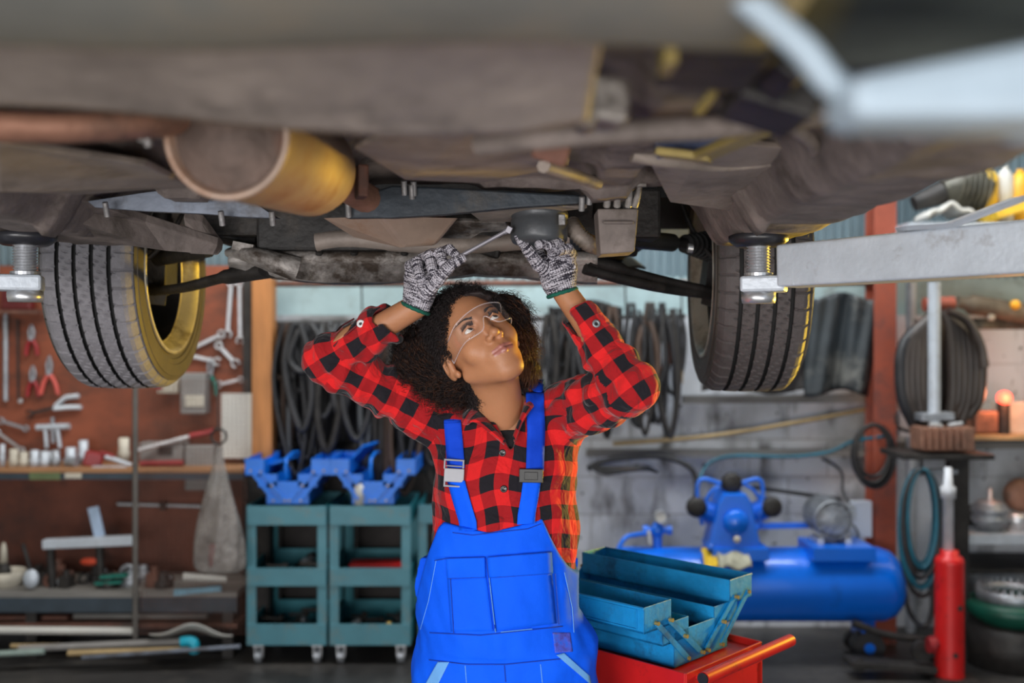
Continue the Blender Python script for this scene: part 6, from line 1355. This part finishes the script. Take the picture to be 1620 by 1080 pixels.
MB().lathe([(0, zj1 + .02), (.024, zj1 + .02), (.024, zr), (.032, zr), (.034, zr + .05), (.02, zr + .06), (.016, zr + .14), (0, zr + .14)], (jx - .006, YJ, 0), (0, 0, 1), 28).build('ram', M('ram_silver', (.62, .64, .68), .5, .1), rj)
for zz_, xx_ in ((.12, 0), (.33, .02)): MB().cyl((jx + xx_, YJ - .066, zz_), (jx + xx_, YJ - .06, zz_), .012, 12).build('plug', m_gunk, rj)
MB().cyl((jx - .09, YJ, .16), (jx - .05, YJ, .16), .03, 14).build('side_valve', m_redg, rj)
MB().box((jx, YJ, .006), (.2, .2, .012)).build('base', m_gunk, rj, bevel=.002)
# stand with engine part above the jack
es = thing('steel_stand', 'dark tall steel stand carrying an engine casting behind the red jack', 'stand', (P(1505, 0, 4.75).x, 4.75, 0))
zt2 = P(0, 716, 4.65).z
MB().box((P(1490, 0, 4.65).x, 4.72, zt2 - .012), (.42, .3, .024)).build('top_plate', m_gunk, es, bevel=.003)
MB().box((P(1514, 0, 4.75).x, 4.75, zt2 / 2 - .02), (.09, .06, zt2 - .03)).build('upright', m_gunk, es, bevel=.003)
MB().box((P(1478, 0, 4.68).x, 4.68, zt2 - .09), (.20, .05, .02)).build('cross_bar', m_steeld, es); MB().tube([P(1458, 722, 4.66), P(1458, 752, 4.66)], .008, 8).build('hook_bolt', m_gunk, es)
MB().box((P(1508, 0, 4.78).x - .05, 4.78, .01), (.14, .16, .02)).build('foot_plate', m_gunk, es)
ec = thing('engine_casting', 'rusty brown engine casting with bright top on the dark stand', 'engine part', P(1490, 715, 4.68))
mb = MB(); mb.box(P(1490, 692, 4.68), (.24, .16, .11)); 
for k in range(7): mb.box(P(1458 + 11 * k, 694, 4.59), (.012, .03, .10))
mb.build('block', m_rusto, ec, bevel=.006)
MB().box(P(1478, 658, 4.68), (.15, .10, .035), (0, -.05, 0)).build('bright_cover', m_steeld, ec, bevel=.004); mb = MB(); mb.cyl(P(1470, 672, 4.62), P(1490, 674, 4.62), .012, 10); mb.cyl(P(1500, 673, 4.62), P(1522, 670, 4.62), .012, 10); mb.build('bright_flange', m_steel, ec)
# poles, belts, hose coils
for px, y0_, y1_, r_, Y_, lab in ((1441, 446, 1000, .026, 5.22, 'pale blue grey conduit on the wall beside the red column'), (1478, 446, 660, .028, 4.66, 'pale grey pole standing up through the hanging belts')):
    a = P(px, y0_, Y_); b = P(px, y1_, Y_)
    if px > 1460: b = Vector((b.x, b.y, zt2 + .14))
    o = MB().tube([a, b], r_, 14).build('steel_pole', m_silver); T(o, lab, 'pole')
random.seed(4)
for i in range(11):
    w0 = 20 + i * 4.6; sgn = (-1) ** i; x0_ = 1486 + sgn * 3
    pts = [P(x0_ + sgn * w0 * .2, 492 + i * 1.5, 4.78), P(x0_ + sgn * w0 * .75, 515 + i * 2, 4.76), P(x0_ + sgn * w0 * .95, 570, 4.74), P(x0_ + sgn * w0 * .9, 630, 4.74), P(x0_ + sgn * w0 * .6, 672 - (i % 3) * 12, 4.76)]
    o = MB().tube(spline(pts, 5), [.030] * 21, 8, flat=.9).build('rubber_belt', [m_beltb, m_black][i % 2 if i > 7 else 0]); T(o, 'wide dark rubber belt draped over the pale grey pole', 'belt', 'rubber belts draped over the pole')
o = MB().tube(spline([P(1500, 492, 4.7), P(1530, 508, 4.7), P(1550, 545, 4.7), P(1556, 580, 4.7)]), [.03] * 16 + [.034] * 3, 12, flat=.7).build('rubber_boot', m_beltb); T(o, 'dark rubber pipe end curving down from the belts', 'hose')
t = thing('red_roller', 'red roller end lying above the hanging belts', 'roller', P(1480, 480, 4.85)); MB().tube([P(1462, 482, 4.86), P(1508, 480, 4.86)], .035, 14).build('roller', m_redcol, t)
MB().tube([P(1468, 477, 4.86), P(1468, 500, 5.0)], .01, 8).build('bracket', m_gunk, t)
t = thing('canvas_roll', 'brown rolled canvas on the wall right of the belts', 'roll', P(1590, 500, 5.0)); MB().tube(spline([P(1515, 478, 5.0), P(1560, 485, 5.0), P(1600, 492, 5.0), P(1650, 500, 5.0)]), [.03] * 3 + [.05] * 16, 12).build('roll', M('canvas_brown', (.13, .10, .07), .8, 0, .4, 9, .5), t); MB().tube(arc(P(1568, 490, 4.98), .045, 0, 2 * PI, (0.2, 0, 0), (0, 0, 1), 14)[:-1], .014, 8, closed=True).build('cream_band', m_cream, t)
mb = MB(); mb.grid(lambda u, v: P(1540 + 90 * u, 503 + 18 * v, 5.05 - .04 * math.sin(u * 8)), 14, 4); o = mb.build('canvas_flap', M('canvas_dark', (.10, .085, .06), .8, 0, .4, 9), solid=.01); T(o, 'loose brown canvas flap under the rolled canvas', 'canvas')
o = MB().sphere(P(1606, 482, 4.95), .025, 12).build('round_knob', M('yellow_knob', (.8, .38, .02), .5)); T(o, 'yellow orange knob beside the canvas roll', 'ball')  # yellow knob, drawn as a plain ball
for (px, py, rx, ry, Y_, n_, mat, lab, nm, grp) in ((1382, 722, 34, 50, 4.93, 5, m_black, 'dark hose coil hanging on the red column', 'hose_coil', None), (1457, 840, 33, 98, 4.56, 9, m_tealh, 'tall teal and black hose coil hanging beside the red jack', 'hose_coil', None)):
    t = thing(nm, lab, 'hose', P(px, py + ry, Y_))
    for k in range(n_):
        a_ = rx * (1 - .05 * k) + random.uniform(-2, 2); b__ = ry * (1 - .03 * k) + random.uniform(-4, 4); cx2 = px + random.uniform(-3, 3)
        pts = [P(cx2 + a_ * math.sin(q / 30 * 2 * PI), py - ry + b__ - b__ * math.cos(q / 30 * 2 * PI), Y_ - .008 * (k % 4)) for q in range(30)]
        MB().tube(pts, .010, 8, closed=True).build('turn', mat if k % 3 else m_c[(k // 3) % 5 if py < 800 else 0], t)
o = MB().tube(spline([P(1430, 930, 4.75), P(1440, 970, 4.7), P(1462, 990, 4.6), P(1475, 960, 4.62), P(1470, 905, 4.66)]), .012, 8).build('loose_hose', m_black); T(o, 'black hose end trailing below the teal coil', 'hose')
t = thing('wall_socket', 'grey wall box with orange cap beside the red column', 'socket', P(1438, 680, 5.1)); box_px(MB(), 1424, 650, 1452, 690, 5.12, .06).build('box', m_silver, t); box_px(MB(), 1436, 640, 1448, 652, 5.12, .05).build('orange_cap', M('orange_cap', (.7, .12, .02), .5), t)
o = MB().tube(spline([P(1415, 655, 5.0), P(1420, 675, 5.0), P(1440, 682, 5.0), P(1450, 678, 5.05)]), .009, 8).build('black_cable', m_black); T(o, 'black cable looping under the grey wall box', 'cable')
# right shelves
for y, Y_, mat, lab in ((692, 4.95, m_yell, 'upper yellow brown wall shelf at the right edge'), (853, 4.85, m_silver, 'pale grey metal shelf at the right carrying turned parts'), (904, 4.9, m_gunk, 'dark bar shelf below the pale grey shelf')):
    a = P(1532, y, Y_); b = P(1760, y, Y_); o = MB().box(((a.x + b.x) / 2, (Y_ + 5.28) / 2, a.z), (b.x - a.x, 5.28 - Y_, .05 if mat == m_silver else .025)).build('wall_shelf', mat, bevel=.002); T(o, lab, 'shelf')
def sit(py, Y_, th): return P(0, py, Y_).z + th / 2
def disc(name, px, prof, zb, Y_, mat, label, cat, ax=(0, 0, 1)): o = MB().lathe(prof, (P(px, 0, Y_).x, Y_, zb), ax, 28).build(name, mat); return T(o, label, cat)
zb = sit(853, 4.85, .05)
pu = []
for i in range(5): pu += [(.075 + .012 * (i % 2), .03 + .022 * i), (.075 + .012 * (i % 2), .045 + .022 * i)]
disc('pulley', 1566, [(0, 0), (.06, 0), (.062, .03)] + pu + [(.05, .15), (.012, .155), (.012, .21), (0, .21)], zb, 4.95, m_steeld, 'grooved steel pulley with spindle on the pale grey shelf', 'pulley')
disc('steel_ring', 1608, [(0, 0), (.055, 0), (.058, .06), (.05, .08), (0, .08)], zb, 4.98, m_steel, 'short bright steel drum at the right end of the grey shelf', 'drum')
disc('brown_pulley', 1612, [(0, -.02), (.06, -.02), (.085, 0), (.085, .03), (.06, .05), (0, .05)], P(0, 782, 5.1).z, 5.1, m_rusto, 'rusty pulley leaning at the right edge above the grey shelf', 'pulley', (0, -1, 0))
disc('dark_gear', 1540, [(0, 0), (.05, 0), (.055, .05), (.03, .1), (0, .1)], zb, 5.1, m_gunk, 'dark gear casting behind the grooved pulley', 'gear')
zb2 = sit(692, 4.95, .025)
o = MB().box((P(1556, 0, 5.05).x, 5.05, zb2 + .06), (.16, .12, .11), (0, 0, .1)).build('engine_part', m_rusto, bevel=.01); T(o, 'brown engine part on the upper shelf beside the red lamp', 'engine part')
o = MB().box((P(1600, 0, 5.05).x, 5.08, zb2 + .08), (.14, .1, .16)).build('cream_box', m_cream, bevel=.004); T(o, 'cream box on the upper shelf behind the red lamp', 'box')
def emit(name, c, s):
    m = bpy.data.materials.new(name); m.use_nodes = True; b = m.node_tree.nodes['Principled BSDF']; b.inputs['Base Color'].default_value = (*c, 1); b.inputs['Emission Color'].default_value = (*c, 1); b.inputs['Emission Strength'].default_value = s; return m
lm = thing('red_lamp', 'glowing red orange warning lamp at the right edge on the upper shelf', 'lamp', P(1600, 692, 4.95))
_lz = sit(692, 4.95, .025); _lp = P(1600, 634, 4.92)
MB().cyl((_lp.x, 5.0, _lz), (_lp.x, 5.0, _lp.z), .03, 16).build('base', m_gunk, lm); MB().sphere((_lp.x, 4.99, _lp.z + .01), .036, 16).build('lens', emit('lamp_red', (1, .07, .04), 4), lm)
ld = bpy.data.lights.new('red_lamp_light', 'POINT'); ld.energy = 2.5; ld.color = (1, .3, .12); ld.shadow_soft_size = .04; lo_ = bpy.data.objects.new('red_lamp_light', ld); COL.objects.link(lo_); lo_.location = (P(1600, 0, 4.9).x, 4.90, P(0, 630, 4.9).z)
bk = thing('green_drum', 'dark green cast drum with toothed ring standing at lower right', 'drum', (P(1600, 0, 4.7).x, 4.7, 0))
zg = P(0, 985, 4.7).z
MB().lathe([(0, 0), (.20, 0), (.21, zg), (0, zg)], (P(1600, 0, 4.7).x, 4.7, 0), (0, 0, 1), 32).build('base', m_gunk, bk)
MB().lathe([(0, zg), (.13, zg), (.20, zg + .05), (.21, zg + .10), (.16, zg + .11), (0, zg + .11)], (P(1600, 0, 4.7).x, 4.7, 0), (0, 0, 1), 36).build('green_housing', M('dark_green', (.004, .08, .05), .45), bk)
mb = MB(); mb.lathe([(.12, zg + .11), (.155, zg + .11), (.155, zg + .16), (.12, zg + .16)], (P(1600, 0, 4.7).x, 4.7, 0), (0, 0, 1), 36, closed=True)
for k in range(28): t_ = 2 * PI * k / 28; mb.box((P(1600, 0, 4.7).x + .14 * math.cos(t_), 4.7 + .14 * math.sin(t_), zg + .17), (.012, .012, .02), (0, 0, t_))
mb.build('toothed_ring', m_steeld, bk)
# upper right rack
rk = thing('high_rack', 'blue grey steel rack high on the wall above the silver lift arm', 'rack', P(1540, 350, 4.9))
zk = P(0, 352, 4.85).z; a = P(1436, 0, 4.85); MB().box((a.x + .55, 5.05, zk - .02), (1.1, .42, .04)).build('deck', m_silver, rk)
MB().box((a.x + .02, 5.22, zk - .12), (.03, .04, .24)).build('bracket', m_silver, rk); MB().box((a.x + 1.0, 5.22, zk - .12), (.03, .04, .24)).build('bracket', m_silver, rk)
g = thing('gearbox', 'greasy olive brown ribbed gearbox housing on the high rack', 'gearbox', P(1510, 330, 4.85))
zb3 = zk + .003
mb = MB(); c = P(1522, 300, 4.98); mb.tube([c + Vector((-.10, 0, -.0)), c + Vector((.0, 0, .02)), c + Vector((.11, 0, -.03))], [.055, .115, .10], 14); 
for k in range(6): mb.tube(arc(c + Vector((-.04 + .026 * k, 0, .01 - .004 * k)), .118, 0, 2 * PI, (0, 1, 0), (0.2, 0, 1), 18)[:-1], .006, 5, closed=True)
mb.build('housing', M('greasy_olive', (.085, .08, .06), .45, .3, .4, 12, .3), g)
MB().tube([P(1446, 322, 4.98), P(1490, 305, 4.98)], [.04, .06], 12).build('snout', m_gunk, g); MB().tube([P(1515, 258, 4.98), P(1548, 275, 4.98)], [.05, .06], 12).build('top_cover', m_gunk, g)
mb = MB(); mb.grid(lambda u, v: Vector((P(1465, 0, 4.86).x + .24 * u, 4.84 + .16 * v, zb3 + .06 * math.sin(PI * u) * (1 - v * .3) + .02 + .012 * math.sin(u * 16))), 24, 8); o = mb.build('white_cloth_bundle', m_white, solid=.02); T(o, 'white cloth bundle under the gearbox on the high rack', 'cloth')
for (px, y0_, y1_, r_, mat, lab) in ((1562, 262, 350, .05, M('bright_yellow', (.75, .48, .04), .5), 'yellow canister on the high rack right of the gearbox'), (1590, 262, 350, .04, m_white, 'white canister on the high rack beside the yellow one'), (1614, 268, 350, .05, M('orange_yellow', (.8, .42, .03), .5), 'orange yellow canister at the right edge of the high rack')):
    t = thing('canister', lab, 'canister', (P(px, 0, 4.95).x, 4.95, zb3)); h_ = P(0, y0_, 4.95).z - zb3
    MB().lathe([(0, 0), (r_, 0), (r_, h_ * .8), (r_ * .5, h_ * .93), (0, h_ * .93)], (P(px, 0, 4.95).x, 4.95, zb3), (0, 0, 1), 20).build('body', mat, t); MB().cyl((P(px, 0, 4.95).x, 4.95, zb3 + h_ * .92), (P(px, 0, 4.95).x, 4.95, zb3 + h_), r_ * .35, 14).build('cap', mat, t)
o = MB().box(P(1600, 330, 4.88), (.2, .1, .06), (0, -.3, 0)).build('yellow_block', bpy.data.materials['bright_yellow'], bevel=.01); T(o, 'bright yellow slanted bottle lying in front of the canisters', 'bottle')
# ------------------------------------------------------------ foreground: red cart with worn blue toolbox
ul = Vector((-.72, .69, 0)).normalized(); ue = Vector((.69, .72, 0)).normalized(); cc = Vector((.300, 2.62, 0)); R_ = Matrix((ul, ue, Vector((0, 0, 1)))).transposed()
rc = thing('tool_cart', 'red tool cart with round push handle in front of the compressor', 'cart', (cc.x, cc.y, 0))
zc = .742; LC, WC = .60, .34
q = lambda x, y, z: cc + ul * x + ue * y + Vector((0, 0, z))
mb = MB(); mb.box(q(0, 0, zc - .004), (LC, WC, .006), R_)
for s in (-1, 1): mb.box(q(0, s * WC / 2, zc - .05), (LC, .006, .13), R_); mb.box(q(s * LC / 2, 0, zc - .05), (.006, WC, .13), R_)
mb.build('top_tray', m_red, rc, bevel=.002)
mb = MB(); mb.box(q(0, 0, .30), (LC - .03, WC - .03, .006), R_)
for s in (-1, 1): mb.box(q(0, s * WC / 2, .33), (LC, .006, .09), R_); mb.box(q(s * LC / 2, 0, .33), (.006, WC, .09), R_)
mb.build('lower_tray', m_red, rc)
for sx in (-1, 1):
    for sy in (-1, 1): MB().box(q(sx * (LC / 2 - .012), sy * (WC / 2 - .012), .40), (.03, .03, .62), R_).build('leg', m_red, rc, bevel=.003); MB().cyl(q(sx * (LC / 2 - .03), sy * (WC / 2 - .03), .045) - ue * .012, q(sx * (LC / 2 - .03), sy * (WC / 2 - .03), .045) + ue * .012, .045, 18).build('caster', m_black, rc)
MB().box(q(-LC / 2 - .005, 0, .56), (.006, WC - .08, .16), R_).build('drawer_front', m_red, rc, bevel=.003)
hp = MB().tube([q(-LC / 2 - .055, -WC / 2 - .01, zc + .018), q(-LC / 2 - .055, WC / 2 + .05, zc + .018)], .0155, 20).build('push_handle', m_red, rc); mb = MB(); a = q(-LC / 2 - .055, -WC / 2 - .012, zc + .018); mb.cyl(a - ue * .003, a + ue * .002, .0135, 16); mb.build('end_plug', m_blackp, hp)
for y in (-.12, .12): MB().beam(q(-LC / 2 + .005, y, zc - .005), q(-LC / 2 - .05, y, zc + .015), .02, .008).build('handle_bracket', m_red, rc)
t = thing('cantilever_toolbox', 'worn blue cantilever toolbox, opened out, on the red cart', 'toolbox', (cc.x, cc.y, zc))
cantilever(t, q(.005, -.01, zc + .003), ul, ue, .49, .235, .17, m_tbox2, False)
for i, (x, y, z_) in enumerate(((-.12, -.02, .03), (-.17, .03, .035), (.05, .0, .03))):
    o = MB().tube([q(x, y, zc + z_), q(x + .12, y + .03, zc + z_ + .01)], .011, 8).build('screwdriver', [m_rusto, m_steel, m_gunk][i]); T(o, ['copper brown rod lying in the worn blue toolbox', 'bright steel rod lying in the worn blue toolbox', 'dark tool lying deep in the worn blue toolbox'][i], 'tool')
